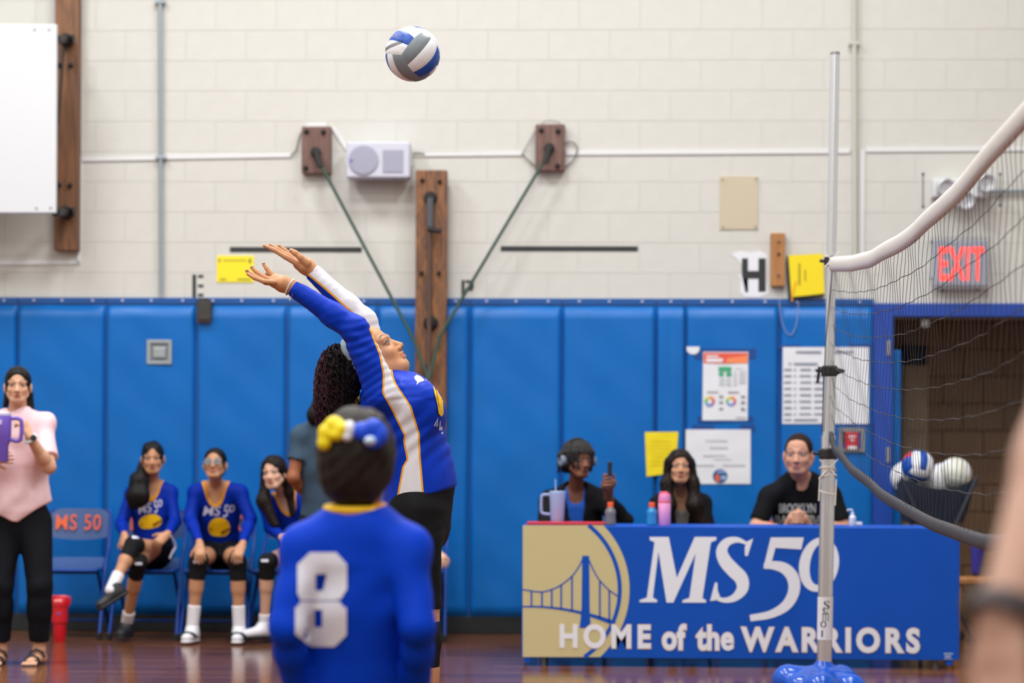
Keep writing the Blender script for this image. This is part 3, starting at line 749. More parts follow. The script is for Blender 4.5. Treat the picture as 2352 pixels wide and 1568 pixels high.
# big white poster with round badge
t, s = sheet('poster', 'creased white paper poster with a round blue badge at its foot', 'poster', 1575, 986, 1724, 1111, M_paper)
tapes(t, [(1590, 976, 1640, 990), (1700, 975, 1734, 992)])
printed('print_line', merge2d([rect2d(1620, 1010, 1670, 1014), rect2d(1630, 1026, 1672, 1030), rect2d(1615, 1044, 1668, 1048), rect2d(1638, 1053, 1678, 1056), rect2d(1588, 1066, 1640, 1070), rect2d(1660, 1066, 1712, 1070)]), s, MATS['pale_ink'], t)
printed('round_badge', disc2d(1654, 1093, 17, 16), s, mat('badge_navy', rgb(38, 84, 140), .5), t)
printed('badge_flame', polyg([(1646, 1106), (1642, 1096), (1648, 1086), (1653, 1096), (1652, 1106)]), lambda x, y: s(x, y) - [0, .001, 0], M_orange, t)
printed('badge_band', merge2d([rect2d(1648, 1081, 1666, 1085), rect2d(1656, 1092, 1668, 1101)]), lambda x, y: s(x, y) - [0, .001, 0], mat('badge_pale', rgb(150, 175, 215), .5), t)
t, s = sheet('paper_sheet', 'yellow paper sheet taped to the pad left of the white poster', 'paper', 1482, 991, 1558, 1093, M_yellow, pts=[(1481, 992), (1558, 991), (1552, 1085), (1485, 1094)])
printed('print_line', merge2d([rect2d(1496, 1012 + i * 9, 1540, 1013.5 + i * 9) for i in range(7)]), s, mat('pale_ochre', rgb(226, 200, 20), .6), t)
t = wthing('sticker', 'small white half round sticker beside the colour poster', 'sticker', 1592, 812, off=PF)
MB().poly([wp(x, y, PF + .004) for x, y in [(1577, 796), (1607, 796), (1606, 806), (1598, 813), (1586, 813), (1578, 806)]], back=(0, .003, 0)).build('paper', M_paper, t)
# ------------------------------------------------------------------ folding chairs along the wall
def copy_tree(src, label, loc, rz=0.0, group=None):
    r = src.copy(); COL.objects.link(r); r.location = loc; r.rotation_euler = (0, 0, rz); r['label'] = label
    if group: r['group'] = group
    def rec(a, b):
        for ch in [c for c in COL.objects if c.parent == a]:
            c = ch.copy(); COL.objects.link(c); c.parent = b; rec(ch, c)
    rec(src, r); return r
def make_chair(label, loc):
    t = empty('folding_chair', label, 'chair', 'blue folding chairs along the wall'); t.location = loc
    def part(o): o['_local'] = 1; return o
    for sx in (-1, 1):
        part(MB().tube(smooth_pts([(sx * .17, .235, .82), (sx * .2, .225, .79), (sx * .205, .15, .6), (sx * .205, .02, .44), (sx * .215, -.2, .03)], 5), .0115, 8).build('side_tube', M_chair, t, True))
        part(MB().tube([(sx * .185, -.12, .43), (sx * .185, .27, .03)], .0115, 8).build('rear_leg', M_chair, t, True))
        part(B((sx * .215 - .014, -.225, 0), (sx * .215 + .014, -.185, .045), .005).build('rubber_foot', M_black, t))
        part(B((sx * .185 - .014, .255, 0), (sx * .185 + .014, .29, .045), .005).build('rubber_foot', M_black, t))
    part(MB().tube([(-.185, .2, .1), (.185, .2, .1)], .008, 8).build('cross_bar', M_chair, t, True))
    # seat pan, gently dished
    k = MB(); n = 8; V = []; F = []
    for j in range(n + 1):
        for i in range(n + 1):
            u, v = i / n * 2 - 1, j / n * 2 - 1
            sh = 1 - .12 * max(0, v)
            V.append((u * .19 * sh, v * .19 - .01, .452 - .012 * (1 - u * u) * (1 - v * v) - (.02 if v < -.9 else 0) + .06 * max(0, v) ** 1.6))
    for j in range(n):
        for i in range(n): a = j * (n + 1) + i; F.append((a, a + 1, a + n + 2, a + n + 1))
    k.add(V, F); k.add([(x, y, z - .014) for x, y, z in V], [f[::-1] for f in F]); o = k.build('seat', M_chairseat, t, True); part(o)
    part(MB().tube(smooth_pts([(-.185, .16, .44), (-.19, -.17, .44), (-.16, -.2, .44), (.16, -.2, .44), (.19, -.17, .44), (.185, .16, .44)], 4), .010, 8).build('seat_frame', M_chair, t, True))
    # curved backrest
    k = MB(); V = []; F = []; n = 12
    for j in range(5):
        for i in range(n + 1):
            u = i / n * 2 - 1; v = j / 4
            top = .83 - .03 * max(0, abs(u) - .7) / .3 * (abs(u)); bot = .645 + .02 * (1 - u * u) * -1 + .0
            V.append((u * .19, .225 + .02 * (1 - u * u) - (1 - v) * .035 - .012, bot + (top - bot) * v))
    for j in range(4):
        for i in range(n): a = j * (n + 1) + i; F.append((a, a + 1, a + n + 2, a + n + 1))
    k.add(V, F); k.add([(x, y + .012, z) for x, y, z in V], [f[::-1] for f in F]); part(k.build('backrest', M_chairseat, t, True))
    V2, F2 = text2d('MS 50', 1.1, .006); W = fit(V2, -.155, .14, -.79, -.69)
    me = bpy.data.meshes.new('lettering'); me.from_pydata([(p[0], .215 + .02 * (1 - (p[0] / .19) ** 2) - (1 - (-p[1] - .645) / .185) * .035 - .0165, -p[1]) for p in W], [], F2)
    part(put('lettering', me, t, M_orange))
    return t
def seat_at(px, d):
    p = at(px, 1300, d); return (p[0], p[1], 0)
chair = make_chair('empty blue folding chair with orange MS 50 lettering next to the standing woman', seat_at(168, 15.65))
copy_tree(chair, 'blue folding chair under the girl with crossed legs', seat_at(342, 15.6))
copy_tree(chair, 'blue folding chair under the girl with glasses', seat_at(503, 15.6))
copy_tree(chair, 'blue folding chair under the girl with long loose hair', seat_at(664, 15.6), -.15)
copy_tree(chair, 'blue folding chair behind the serving player', seat_at(950, 15.6))
copy_tree(chair, 'blue folding chair behind the table under the boy with a phone', seat_at(1320, 14.95))
copy_tree(chair, 'blue folding chair behind the table under the long-haired girl', seat_at(1566, 14.95))
copy_tree(chair, 'blue folding chair behind the table under the man in black', seat_at(1830, 14.95))

# ------------------------------------------------------------------ scorer's table with its printed cover
TY = 13.50; TZ = .782
tx0, tx1 = on_y(1200, 1300, TY)[0], on_y(2203, 1300, TY)[0]
t = empty('folding_table', 'long folding table under the blue and gold cover', 'table', loc=((tx0 + tx1) / 2, TY + .38, 0))
B((tx0 + .01, TY + .012, TZ - .04), (tx1 - .01, TY + .76, TZ - .006), .006).build('tabletop', mat('table_grey', rgb(150, 150, 150), .5), t)
for xx in (tx0 + .12, tx1 - .12):
    for yy in (TY + .08, TY + .68): MB().tube([(xx, yy, TZ - .04), (xx, yy, .0)], .013, 8).build('leg', M_grey, t)
    MB().tube([(xx, TY + .08, .35), (xx, TY + .68, .35)], .01, 8).build('cross_bar', M_grey, t)
M_cover = mat('cover_blue', rgb(10, 80, 188), .55, spec=.2, noise=(1.5, .06), bump=(2.2, .5, (1, 1, .4)))
bz = on_y(1700, 1512, TY)[2]
t = empty('table_cover', 'fitted blue table cover with gold bridge emblem and white lettering', 'tablecloth', loc=((tx0 + tx1) / 2, TY, bz))
mb = MB(); mb.box((tx0, TY - .004, bz), (tx1, TY + .002, TZ), .001); mb.box((tx0, TY + .002, TZ - .004), (tx1, TY + .77, TZ), .001)
mb.box((tx0 - .003, TY, bz), (tx0 + .002, TY + .77, TZ), .001); mb.box((tx1 - .002, TY, bz), (tx1 + .003, TY + .77, TZ), .001)
mb.build('cover', M_cover, t)
for xx in (tx0 + .03, tx1 - .05): B((xx - .02, TY, bz - .03), (xx + .02, TY + .05, bz + .001), .004).build('cover_foot', M_cover, t)
def zc(x, y): return (1180 + x / 2.579, 960 + y / 2.579)
def Z(items):
    V, F = items; V = np.asarray(V, float).copy(); V[:, 0] = 1180 + V[:, 0] / 2.579; V[:, 1] = 960 + V[:, 1] / 2.579; return V, F
def lay(n): return lambda x, y: on_y(x, y, TY - .0045 - .0007 * n)
M_gold = mat('cover_gold', rgb(198, 188, 142), .6); M_lett = mat('cover_white', rgb(226, 232, 246), .5); M_edge = mat('letter_gold_edge', rgb(238, 206, 160), .5)
yt, yb = 1205.5, 1509
R = 543
arc = [(143 + math.sqrt(max(0, R * R - (y - 1015) ** 2)), y) for y in np.linspace(634, 1414, 40)]
printed('gold_field', Z(polyg([(53, 634)] + arc + [(53, 1414)])), lay(1), M_gold, t)
R2 = 485
printed('ring', Z(ribbon([(143 + math.sqrt(R2 * R2 - (y - 1015) ** 2), y, 24) for y in np.linspace(634, 1414, 40)], 1)), lay(2), M_cover, t)
printed('bridge_tower', Z(polyg([(405, 815), (447, 815), (450, 1120), (456, 1243), (390, 1243), (402, 1120)])), lay(2), M_cover, t)
cl = smooth_pts([(53, 1015, 8), (160, 1029, 8), (225, 1014, 8), (280, 988, 8), (345, 935, 8), (385, 880, 8), (408, 835, 8)], 5)
cr = smooth_pts([(443, 835, 8), (475, 905, 8), (510, 962, 8), (565, 1018, 8), (618, 1055, 8)], 5)
dk = smooth_pts([(53, 1116, 9), (160, 1117, 11), (280, 1129, 14), (400, 1152, 17), (500, 1180, 22), (600, 1216, 28)], 5)
def interp(c, x): return float(np.interp(x, [p[0] for p in c], [p[1] for p in c]))
printed('bridge_cable', Z(merge2d([ribbon(cl, 1), ribbon(cr, 1)])), lay(3), M_cover, t)
printed('bridge_deck', Z(ribbon(dk, 1)), lay(3), M_cover, t)
for x in (105, 167, 225, 281, 345, 510, 566): printed('hanger', Z(rect2d(x - 5, interp(cl if x < 420 else cr, x), x + 5, interp(dk, x))), lay(3), M_cover, t)
Mg = [(805, 703), (918, 703), (966, 945), (1072, 703), (1200, 703), (1200, 722), (1168, 735), (1118, 1066), (1140, 1078), (1138, 1092), (998, 1092), (1000, 1078), (1040, 1064), (1078, 800), (945, 1092), (905, 1092), (857, 790), (824, 1062), (850, 1077), (848, 1090), (745, 1090), (746, 1077), (788, 1062), (834, 735), (806, 722)]
printed('letter_m', Z(polyg(Mg)), lay(2), M_lett, t)
printed('letter_s', Z(ribbon([(1388, 752, 10), (1365, 735, 20), (1318, 720, 34), (1262, 735, 50), (1232, 785, 66), (1252, 845, 78), (1300, 900, 82), (1348, 950, 80), (1354, 1010, 68), (1312, 1060, 46), (1255, 1078, 30), (1205, 1066, 22), (1188, 1040, 12)], 5)), lay(2), M_lett, t)
printed('serif', Z(polyg([(1418, 712), (1386, 816), (1370, 815), (1368, 768), (1380, 730), (1400, 722)])), lay(3), M_lett, t)
printed('serif', Z(polyg([(1163, 1082), (1192, 972), (1206, 974), (1208, 1020), (1222, 1058), (1190, 1080)])), lay(3), M_lett, t)
printed('digit_five', Z(ribbon([(1482, 876, 30), (1545, 872, 52), (1610, 893, 66), (1655, 950, 72), (1658, 1030, 68), (1612, 1110, 60), (1520, 1162, 46), (1400, 1184, 38)], 5)), lay(2), M_lett, t)
printed('five_flag', Z(polyg([(1522, 706), (1718, 706), (1703, 777), (1550, 768), (1520, 880), (1478, 890)])), lay(3), M_lett, t)
zz = []
n = 44
for i in range(n + 1):
    a = 2 * PI * i / n; ca, sa = math.cos(a), math.sin(a)
    zz += [(1808 + 118 * ca - sa * 161 * .1, 867 + 161 * sa), (1812 + 58 * ca - sa * 122 * .12, 865 + 122 * sa)]
printed('digit_zero', Z((np.array(zz), [(2 * i, 2 * i + 1, 2 * i + 3, 2 * i + 2) for i in range(n)])), lay(2), M_lett, t)
def slope(x): return (x - 1285) * 6.0 / 830
for w, x0, x1, y0, y1, sp in (('HOME', 1286, 1494, 1436, 1491, 1.35), ('of', 1521, 1576, 1434, 1494, 1.05), ('the', 1599, 1685, 1435, 1494, 1.05), ('WARRIORS', 1702, 2112, 1439, 1496, 1.3)):
    V, F = text2d(w, sp, .035)
    for g, m, l, nm in ((1.6, M_edge, 4, 'letter_edge'), (0, M_lett, 5, 'slogan')):
        V2, F2 = text2d(w, sp, .035 if g == 0 else .05)
        W = fit(V2, x0, x1, y0, y1, g); W[:, 1] += (W[:, 0] - 1700) * .0085
        printed(nm, (W, F2), lay(l), m, t)
printed('maker_mark', merge2d([rect2d(2168, 1499, 2189, 1503), rect2d(2170, 1505, 2184, 1510), rect2d(2168, 1512, 2188, 1514)]), lay(2), mat('mark_grey', rgb(150, 170, 210), .5), t)

# ------------------------------------------------------------------ things on the table
def ontable(px, d): p = at(px, 1200, d); return np.array((p[0], p[1], TZ + .001))
t = empty('folder', 'flat red folder at the left end of the table', 'folder', loc=ontable(1300, 13.9))
a = ontable(1203, 13.9); b = ontable(1408, 13.9)
B((a[0] + .02, a[1] - .12, TZ + .001), (b[0], a[1] + .12, TZ + .016), .003).build('cover', mat('red_folder', rgb(206, 40, 52), .4), t)
M_mug = mat('mug_blue', rgb(150, 172, 214), .4)
c = ontable(1280, 14.05); c[2] += .015
t = empty('travel_mug', 'pale blue travel mug with handle and straw on the table', 'mug', loc=c)
MB().lathe([(.036, 0), (.039, .01), (.047, .165), (.047, .172), (.044, .176)], c, seg=28).build('body', M_mug, t, True)
MB().tube(smooth_pts([c + [-.045, 0, .155], c + [-.085, 0, .152], c + [-.093, 0, .13], c + [-.093, 0, .06], c + [-.082, 0, .045], c + [-.042, 0, .04]], 4), .008, 8).build('handle', M_mug, t, True)
MB().tube([c + [-.01, 0, .17], c + [-.012, 0, .245]], .004, 8).build('straw', mat('straw_clear', rgb(150, 180, 225), .2), t)
def sport_bottle(px, d, liquid, cap_m, label):
    c = ontable(px, d); t = empty('sports_bottle', label, 'bottle', loc=c)
    MB().lathe([(.02, 0), (.031, .004), (.032, .03), (.029, .05), (.032, .07), (.030, .085), (.014, .105), (.014, .108)], c, seg=20).build('bottle_body', liquid, t, True)
    MB().lathe([(.017, .104), (.0175, .128), (.015, .131)], c, seg=18).build('cap', cap_m, t, True)
    return t
sport_bottle(1402, 13.75, mat('clear_bottle', rgb(110, 106, 108), .2, coat=.5), mat('cap_orange', rgb(250, 96, 40), .4), 'dark clear drink bottle with orange cap beside the red folder')
sport_bottle(1497, 13.75, mat('blue_drink', rgb(20, 130, 190), .2, coat=.5), MATS['cap_orange'], 'blue drink bottle with orange cap left of the pink flask')
c = ontable(1526, 13.75); t = empty('flask', 'tall pink flask with coral lid on the table', 'flask', loc=c)
MB().lathe([(.03, 0), (.035, .006), (.036, .125), (.034, .13)], c, seg=24).build('body', mat('flask_pink', rgb(240, 160, 205), .4), t, True)
MB().lathe([(.036, .13), (.037, .136), (.036, .140)], c, seg=24).build('ring', mat('flask_coral', rgb(240, 96, 110), .4), t, True)
MB().lathe([(.035, .14), (.035, .16), (.028, .178), (.015, .182)], c, seg=24).build('lid', mat('flask_lid', rgb(214, 130, 180), .4), t, True)
MB().tube([c + [-.028, 0, .165], c + [-.02, 0, .186], c + [.01, -.005, .187], c + [.03, 0, .168]], .007, 8).build('carry_loop', MATS['flask_coral'], t, True)
c = ontable(1958, 13.9); t = empty('sanitizer_bottle', 'small white pump bottle on the table right of the man', 'bottle', loc=c)
MB().lathe([(.018, 0), (.02, .004), (.02, .05), (.008, .062), (.008, .068)], c, seg=16).build('body', M_white, t, True)
MB().lathe([(.009, .066), (.009, .076), (.003, .078), (.003, .092)], c, seg=12).build('pump', M_white, t, True)
MB().tube([c + [0, 0, .092], c + [-.028, 0, .092], c + [-.03, 0, .086]], .004, 8).build('nozzle', M_white, t, True)
t = empty('tissue_pack', 'low white packet beside the pump bottle on the table', 'packet', loc=ontable(1966, 13.95))
c = ontable(1966, 13.98); B(c - [.012, .02, 0], c + [.035, .04, .02], .004).build('packet', M_white, t)

# red shaker bottle on the floor
c = at(137, 1440, 15.2); c[2] = 0
t = empty('shaker_bottle', 'red tall shaker bottle standing on the floor near the woman', 'bottle', loc=c)
M_red = mat('bottle_red', rgb(206, 22, 38), .3, coat=.3)
MB().lathe([(.036, 0), (.038, .006), (.043, .12), (.050, .125), (.052, .17), (.050, .2), (.052, .235)], c, seg=26).build('body', M_red, t, True)
MB().lathe([(.054, .232), (.055, .262), (.046, .275), (.02, .283)], c, seg=26).build('lid', M_red, t, True)
MB().tube(smooth_pts([c + [-.052, 0, .225], c + [-.063, 0, .262], c + [-.05, 0, .285], c + [.05, 0, .285], c + [.063, 0, .262], c + [.052, 0, .225]], 4), .008, 8).build('carry_handle', M_red, t, True)
B(c + [-.022, -.054, .255], c + [.022, -.045, .268], .004).build('clear_window', mat('window_pale', rgb(232, 200, 200), .3), t)
B(c + [-.004, -.054, .175], c + [.014, -.047, .19], .002).build('blue_badge', MATS['badge_blue'], t)

# ------------------------------------------------------------------ net post
PD = 12.0
b0 = at(1892, 1585, PD); b0[2] = 0
top = at(1918, 118, PD); top[1] = b0[1] - .0
t = empty('net_post', 'tall silver volleyball net post on a blue moulded base', 'net post', loc=b0)
def on_post(py, off=0.0):
    z = at(1905, py, PD)[2]; k = z / top[2]; return np.array((b0[0] + (top[0] - b0[0]) * k, b0[1], z)) + [off, 0, 0]
split = 1000
MB().tube([on_post(1540), on_post(split)], .037, 20).build('lower_tube', M_chrome, t, True)
MB().tube([on_post(split), on_post(850)], .032, 20).build('middle_tube', M_chrome, t, True)
MB().tube([on_post(850), on_post(122)], .0235, 20).build('upper_tube', M_chrome, t, True)
MB().lathe([(.0245, 0), (.0245, .012), (.018, .016)], on_post(126), seg=16).build('end_cap', M_steel, t, True)
for (py, r, h) in ((1042, .047, .055), (852, .042, .055), (600, .036, .05)):
    c = on_post(py); MB().lathe([(r * .8, -h * .5), (r, -h * .35), (r, h * .35), (r * .8, h * .5)], c, seg=18).build('clamp_collar', M_black, t, True)
    MB().tube([c + [r * .8, -.01, 0], c + [r * 1.75, -.02, 0]], [.02, .006], 10).build('clamp_lever', M_black, t, True)
    MB().tube([c + [-r * .8, 0, .0], c + [-r * 1.6, 0, .003]], .008, 8).build('clamp_pin', M_black, t, True)
MB().tube([on_post(842, -.05), on_post(880, -.058)], .008, 6).build('clamp_hook', M_black, t)
M_string = mat('cream_cord', rgb(226, 222, 214), .7)
for (py, r) in ((1078, .041), (1096, .042), (1130, .041), (590, .03), (603, .03)):
    c = on_post(py); MB().tube([c + [r * math.cos(a), r * math.sin(a), .012 * math.sin(a * 1 + py)] for a in np.linspace(0, 2 * PI, 20)[:-1]], .0035, 6, closed=True).build('cord_loop', M_string, t)
for (x0, y0, x1, y1) in ((-.045, 1055, .04, 1092), (.045, 1055, -.04, 1096), (-.04, 1095, -.045, 1150), (-.04, 580, .03, 612), (.035, 578, -.035, 615), (.02, 582, .05, 612), (.04, 1100, .036, 1160)):
    a = on_post(y0, x0) - [0, .035, 0]; b = on_post(y1, x1) - [0, .038, 0]; MB().tube([a, b], .0035, 6).build('cord', M_string, t)
a = on_post(1370); b = on_post(1468)
MB().tube([a, b], .0385, 22, cap=False).build('paper_label', M_paper, t, True)
for w, y0, y1, x0 in (('L', 1446, 1462, -.004), ('m', 1405, 1425, 0), ('o', 1425, 1440, -.01), ('s', 1378, 1398, .004), ('t', 1395, 1404, -.006)):
    V, F = text2d(w, 1, .0); W = fit(V, 1886, 1899, y0, y1)
    me = bpy.data.meshes.new('handwriting'); pts = []
    for p in W:
        c = on_post(p[1]); dx = (p[0] - 1893) / 437; pts.append((c[0] + dx + x0, c[1] - math.sqrt(max(.0001, .0392 ** 2 - (dx + x0) ** 2)), c[2]))
    me.from_pydata(pts, [], F); put('handwriting', me, t, M_ink)
M_base = mat('base_blue', rgb(0, 80, 192), .25, coat=.4, spec=.3)
pr = [cap(b0 + [0, 0, .06], b0 + [0, 0, .135], .09, .043, k=.05), ell(b0 + [0, -.02, .05], (.16, .17, .07), k=.04)]
for ang, ln, zc_, r_ in ((172, .175, .055, .082), (12, .085, .055, .082), (262, .22, .03, .088), (225, .18, .03, .07), (315, .18, .03, .07), (90, .2, .05, .08)):
    d = V3(math.cos(math.radians(ang)), math.sin(math.radians(ang)), 0)
    pr.append(cap(b0 + d * .06 + [0, 0, zc_], b0 + d * ln + [0, 0, zc_], r_ * .8, r_, k=.04))
for p in pr: p.caps.append((V3(0, 0, .0), V3(0, 0, -1)))
sdf_obj('moulded_base', pr, M_base, t, h=.009, iters=2)

# ------------------------------------------------------------------ net, running from the post towards the camera
NX = on_post(600)[0]
tp = [(1919, 600), (1960, 605), (2000, 594), (2060, 562), (2100, 533), (2150, 489), (2200, 438), (2250, 383), (2300, 325), (2352, 262)]
bp_ = [(1893, 1000), (1915, 1030), (1960, 1080), (2020, 1131), (2080, 1171), (2150, 1206), (2200, 1226), (2262, 1245)]
def curve(pts, ext):
    w = [on_x(max(x, 1912), y, NX) for x, y in pts]; w = [(p[1], p[2]) for p in w]
    w[0] = (b0[1] - .04, w[0][1]); w += ext
    w.sort(); return [q[0] for q in w], [q[1] for q in w]
ty_, tz_ = curve(tp, [(5.5, on_x(2352, 262, NX)[2] + .02), (4.6, on_x(2352, 262, NX)[2] + .06)])
by_, bz_ = curve(bp_, [(6.5, on_x(2262, 1245, NX)[2] + .02), (4.6, on_x(2262, 1245, NX)[2] + .1)])
def TZf(y): return float(np.interp(y, ty_, tz_))
def BZf(y): return float(np.interp(y, by_, bz_))
NY0, NY1 = b0[1] - .04, 4.6
t = empty('volleyball_net', 'dark mesh volleyball net with padded white top band stretching from the post', 'net', loc=(NX, NY1, BZf(NY1)))
ys_ = list(np.linspace(NY0, NY1, 90))
def band(name, f, w, m, thick):
    pts = smooth_pts([(NX + .004 * math.sin(y * 5), y, f(y)) for y in np.linspace(NY0, NY1, 46)], 3)
    return MB().tube(pts, w, 12, flat=(thick, 1)).build(name, m, t, True)
M_band = mat('white_vinyl_band', rgb(212, 208, 206), .45, bump=(30, .2)); M_dband = mat('grey_band', rgb(56, 56, 63), .6, bump=(30, .3))
band('top_band', lambda y: TZf(y), .037, M_band, .45)
band('bottom_band', lambda y: BZf(y), .0245, M_dband, .5)
mb = MB()
def cordz(y, i): 
    a, b = TZf(y) - .035, BZf(y) + .02; return a + (b - a) * i / 9.0
for i in range(1, 9):
    mb.tube([(NX + .004 * math.sin(y * 5 + i * 2), y, cordz(y, i) + .0022 * math.sin(y * 17 + i * 1.7)) for y in np.linspace(NY0, NY1, 260)], .0016, 4)
y = NY0 - .06; j = 0
while y > NY1:
    mb.tube([(NX + .006 * math.sin(y * 9 + i * 2), y + .012 * math.sin(i * 2.1 + j * 1.3) * .1, cordz(y, i)) for i in (0, .25, .5, .75, 1, 2, 3, 4, 5, 6, 7, 8, 9)], .0010, 4); y -= .0914; j += 1
mb.tube([(NX, NY0, cordz(NY0, 0)), (NX - .03, NY0, cordz(NY0, 4)), (NX - .045, NY0 + .02, cordz(NY0, 9))], .003, 6)
o = mb.build('netting', mat('net_cord', rgb(44, 42, 46), .6), t); o['kind'] = 'stuff'

# ------------------------------------------------------------------ volleyballs
nA = nrm(V3(.57, -.2, .797)); nB = V3(-.5, .6, .62); nB = nrm(nB - nA * (nB @ nA)); nC = np.cross(nA, nB)
M_bw = mat('ball_white', rgb(236, 238, 244), .4, bump=(250, .1)); M_bb = mat('ball_blue', rgb(0, 74, 176), .4, bump=(250, .1)); M_bg = mat('ball_grey', rgb(126, 136, 144), .4, bump=(250, .1)); M_br = mat('ball_red', rgb(205, 40, 50), .4)
def make_ball(c, label, group=None, cols=None, r=.105, frame=None):
    t = empty('volleyball', label, 'ball', group); t.location = V3(c)
    A, Bn, Cn = (nA, nB, nC) if frame is None else frame
    w = lambda v: V3(v[0], -v[2], v[1])             # camera right/up/back -> world
    A, Bn, Cn = w(A), w(Bn), w(Cn)
    cols = cols or {0: (M_bg, M_bw, M_bb), 1: (M_bw, M_bb, M_bw), 2: (M_bg, M_bw, M_bb), 3: (M_bw, M_bb, M_bw), 4: (M_bg, M_bw, M_bb), 5: (M_bw, M_bb, M_bw)}
    faces = [(A, Cn, Bn), (Bn, A, Cn), (Cn, Bn, A), (-A, Cn, Bn), (-Bn, A, Cn), (-Cn, Bn, A)]   # normal, long direction, stack direction
    for fi, (n0, ln, st) in enumerate(faces):
        for k in range(3):
            hi_, lo_ = 1 - 2 * k / 3, 1 - 2 * (k + 1) / 3
            V = []; F = []; nu, nv = 14, 6
            for j in range(nv + 1):
                for i in range(nu + 1):
                    u = -1 + 2 * i / nu; v = lo_ + (hi_ - lo_) * j / nv
                    p = n0 + ln * math.tan(u * PI / 4) + st * math.tan(v * PI / 4); p = p / np.linalg.norm(p)
                    e = min(min(i, nu - i) / nu * 2, min(j, nv - j) / nv * .67 * 1.0) ; g = 1 - .022 * max(0, 1 - e / .06) ** 2
                    V.append(p * r * g)
            for j in range(nv):
                for i in range(nu): a = j * (nu + 1) + i; F.append((a, a + 1, a + nu + 2, a + nu + 1))
            mb = MB(); mb.add(V, F); me = bpy.data.meshes.new('panel'); me.from_pydata(mb.v, [], mb.f); me.update()
            if sum(f.normal @ f.center for f in me.polygons) < 0:
                me.flip_normals()
            o = put('panel', me, t, cols[fi][k], smooth=True); o['_local'] = 1
    return t
bc = at(948, 124, 9.25)
ball = make_ball(bc, 'blue, white and grey volleyball in the air above the server')
# print on the ball's upper left panel
for nm, z0, hgt, m, txt in (('print_blue', .62, .14, mat('print_violet', rgb(96, 104, 176), .5), 'MIKRO'), ('print_dark', .30, .17, mat('print_black', rgb(60, 52, 70), .5), 'VNMAWY')):
    pass
def ball_print(name, items, m):
    V, F = items; me = bpy.data.meshes.new(name); pts = []
    for p in V:
        x, y = (p[0] - 948) / 65.0, (124 - p[1]) / 65.0; z = math.sqrt(max(.02, 1 - x * x - y * y)); d = nrm(V3(x, -z, y)); pts.append(d * .1062)
    me.from_pydata(pts, [], F); o = put(name, me, ball, m); o['_local'] = 1
strokes = []
for i in range(12):
    x0 = 886 + i * 3.6; y0 = 111 - i * .9; strokes.append(polyg([(x0, y0), (x0 + 1.6, y0), (x0 - .8 + 1, y0 - -9), (x0 - 2, y0 + 9)]))
ball_print('print_dark', merge2d(strokes), MATS['print_black'])
ball_print('print_blue', merge2d([polyg([(905 + i * 5, 82 - i * .3), (908 + i * 5, 82), (904 + i * 5, 91), (901 + i * 5, 91)]) for i in range(5)]), MATS['print_violet'])

# ball cart in the doorway
CY = 15.35
t = empty('ball_cart', 'navy fabric ball cart standing in front of the open doorway', 'cart', loc=(on_y(2140, 1200, CY)[0], CY, 0))
cx0, cx1 = on_y(2062, 1100, CY)[0], on_y(2234, 1100, CY)[0]; cz1 = on_y(2232, 1095, CY)[2]; cz0 = on_y(2100, 1200, CY)[2]
V = []; F = []; ns = 32
per = []
for i in range(ns):
    a = 2 * PI * i / ns; per.append((max(-1, min(1, 1.35 * math.cos(a))), max(-1, min(1, 1.35 * math.sin(a)))))
lev = [(1.0, 1.0), (.97, .8), (.9, .5), (.8, .2), (.72, .0), (.3, -.04)]
mxx, hw, hd = (cx0 + cx1) / 2, (cx1 - cx0) / 2, .27
for s_, h_ in lev:
    for (u, v) in per:
        sag = .075 * (1 - u * u) * (1 if h_ == 1 else .6 if h_ > .7 else 0) + (.0 if h_ < .9 else .045 * (1 - v * v))
        V.append((mxx + u * hw * s_, CY + .1 + v * hd * s_, cz0 + (cz1 - cz0) * h_ - sag + .004 * math.sin(u * 22)))
for L in range(len(lev) - 1):
    for i in range(ns): a = L * ns + i; b = L * ns + (i + 1) % ns; F.append((a, b, b + ns, a + ns))
F.append(tuple((len(lev) - 1) * ns + i for i in range(ns)))
k = MB(); k.add(V, F); k.build('fabric_basket', mat('navy_fabric', rgb(32, 44, 66), .8, bump=(25, .5, (3, 3, .3))), t, True)
for sx in (-1, 1):
    for sy in (-1, 1):
        MB().tube([(mxx + sx * hw, CY + .1 + sy * hd, cz1), (mxx - sx * hw * .9, CY + .1 + sy * hd, .05)], .011, 8).build('leg', mat('cart_frame', rgb(44, 50, 66), .5), t)
        MB().lathe([(.03, -.012), (.035, 0), (.03, .012)], (mxx - sx * hw * .9, CY + .1 + sy * hd, .035), (0, 1, 0), 12).build('wheel', M_black, t)
allw = {i: (M_bw, M_bw, M_bw) for i in range(6)}; mixd = {i: (M_bb, M_bb, M_br) if i % 2 else (M_bw, M_bb, M_bw) for i in range(6)}
crm = mat('ball_cream', rgb(214, 216, 206), .45); allc = {i: (crm, crm, M_bw) for i in range(6)}
for px, py, dd, cl_, lb in ((2083, 1096, 15.42, allw, 'white ball at the left side of the cart'), (2108, 1071, 15.27, mixd, 'blue and red ball among the balls in the cart'),
                            (2146, 1106, 15.45, allw, 'white ball in the middle of the cart'), (2194, 1088, 15.4, allc, 'cream ball at the right side of the cart'), (2166, 1100, 15.62, allw, 'white ball half hidden at the back of the cart')):
    make_ball(at(px, py, dd), lb, 'balls in the cart', cl_, frame=(nrm(V3(.3, .5, .8)), nrm(V3(-.9, .2, .2125)), nrm(np.cross(nrm(V3(.3, .5, .8)), nrm(V3(-.9, .2, .2125))))))
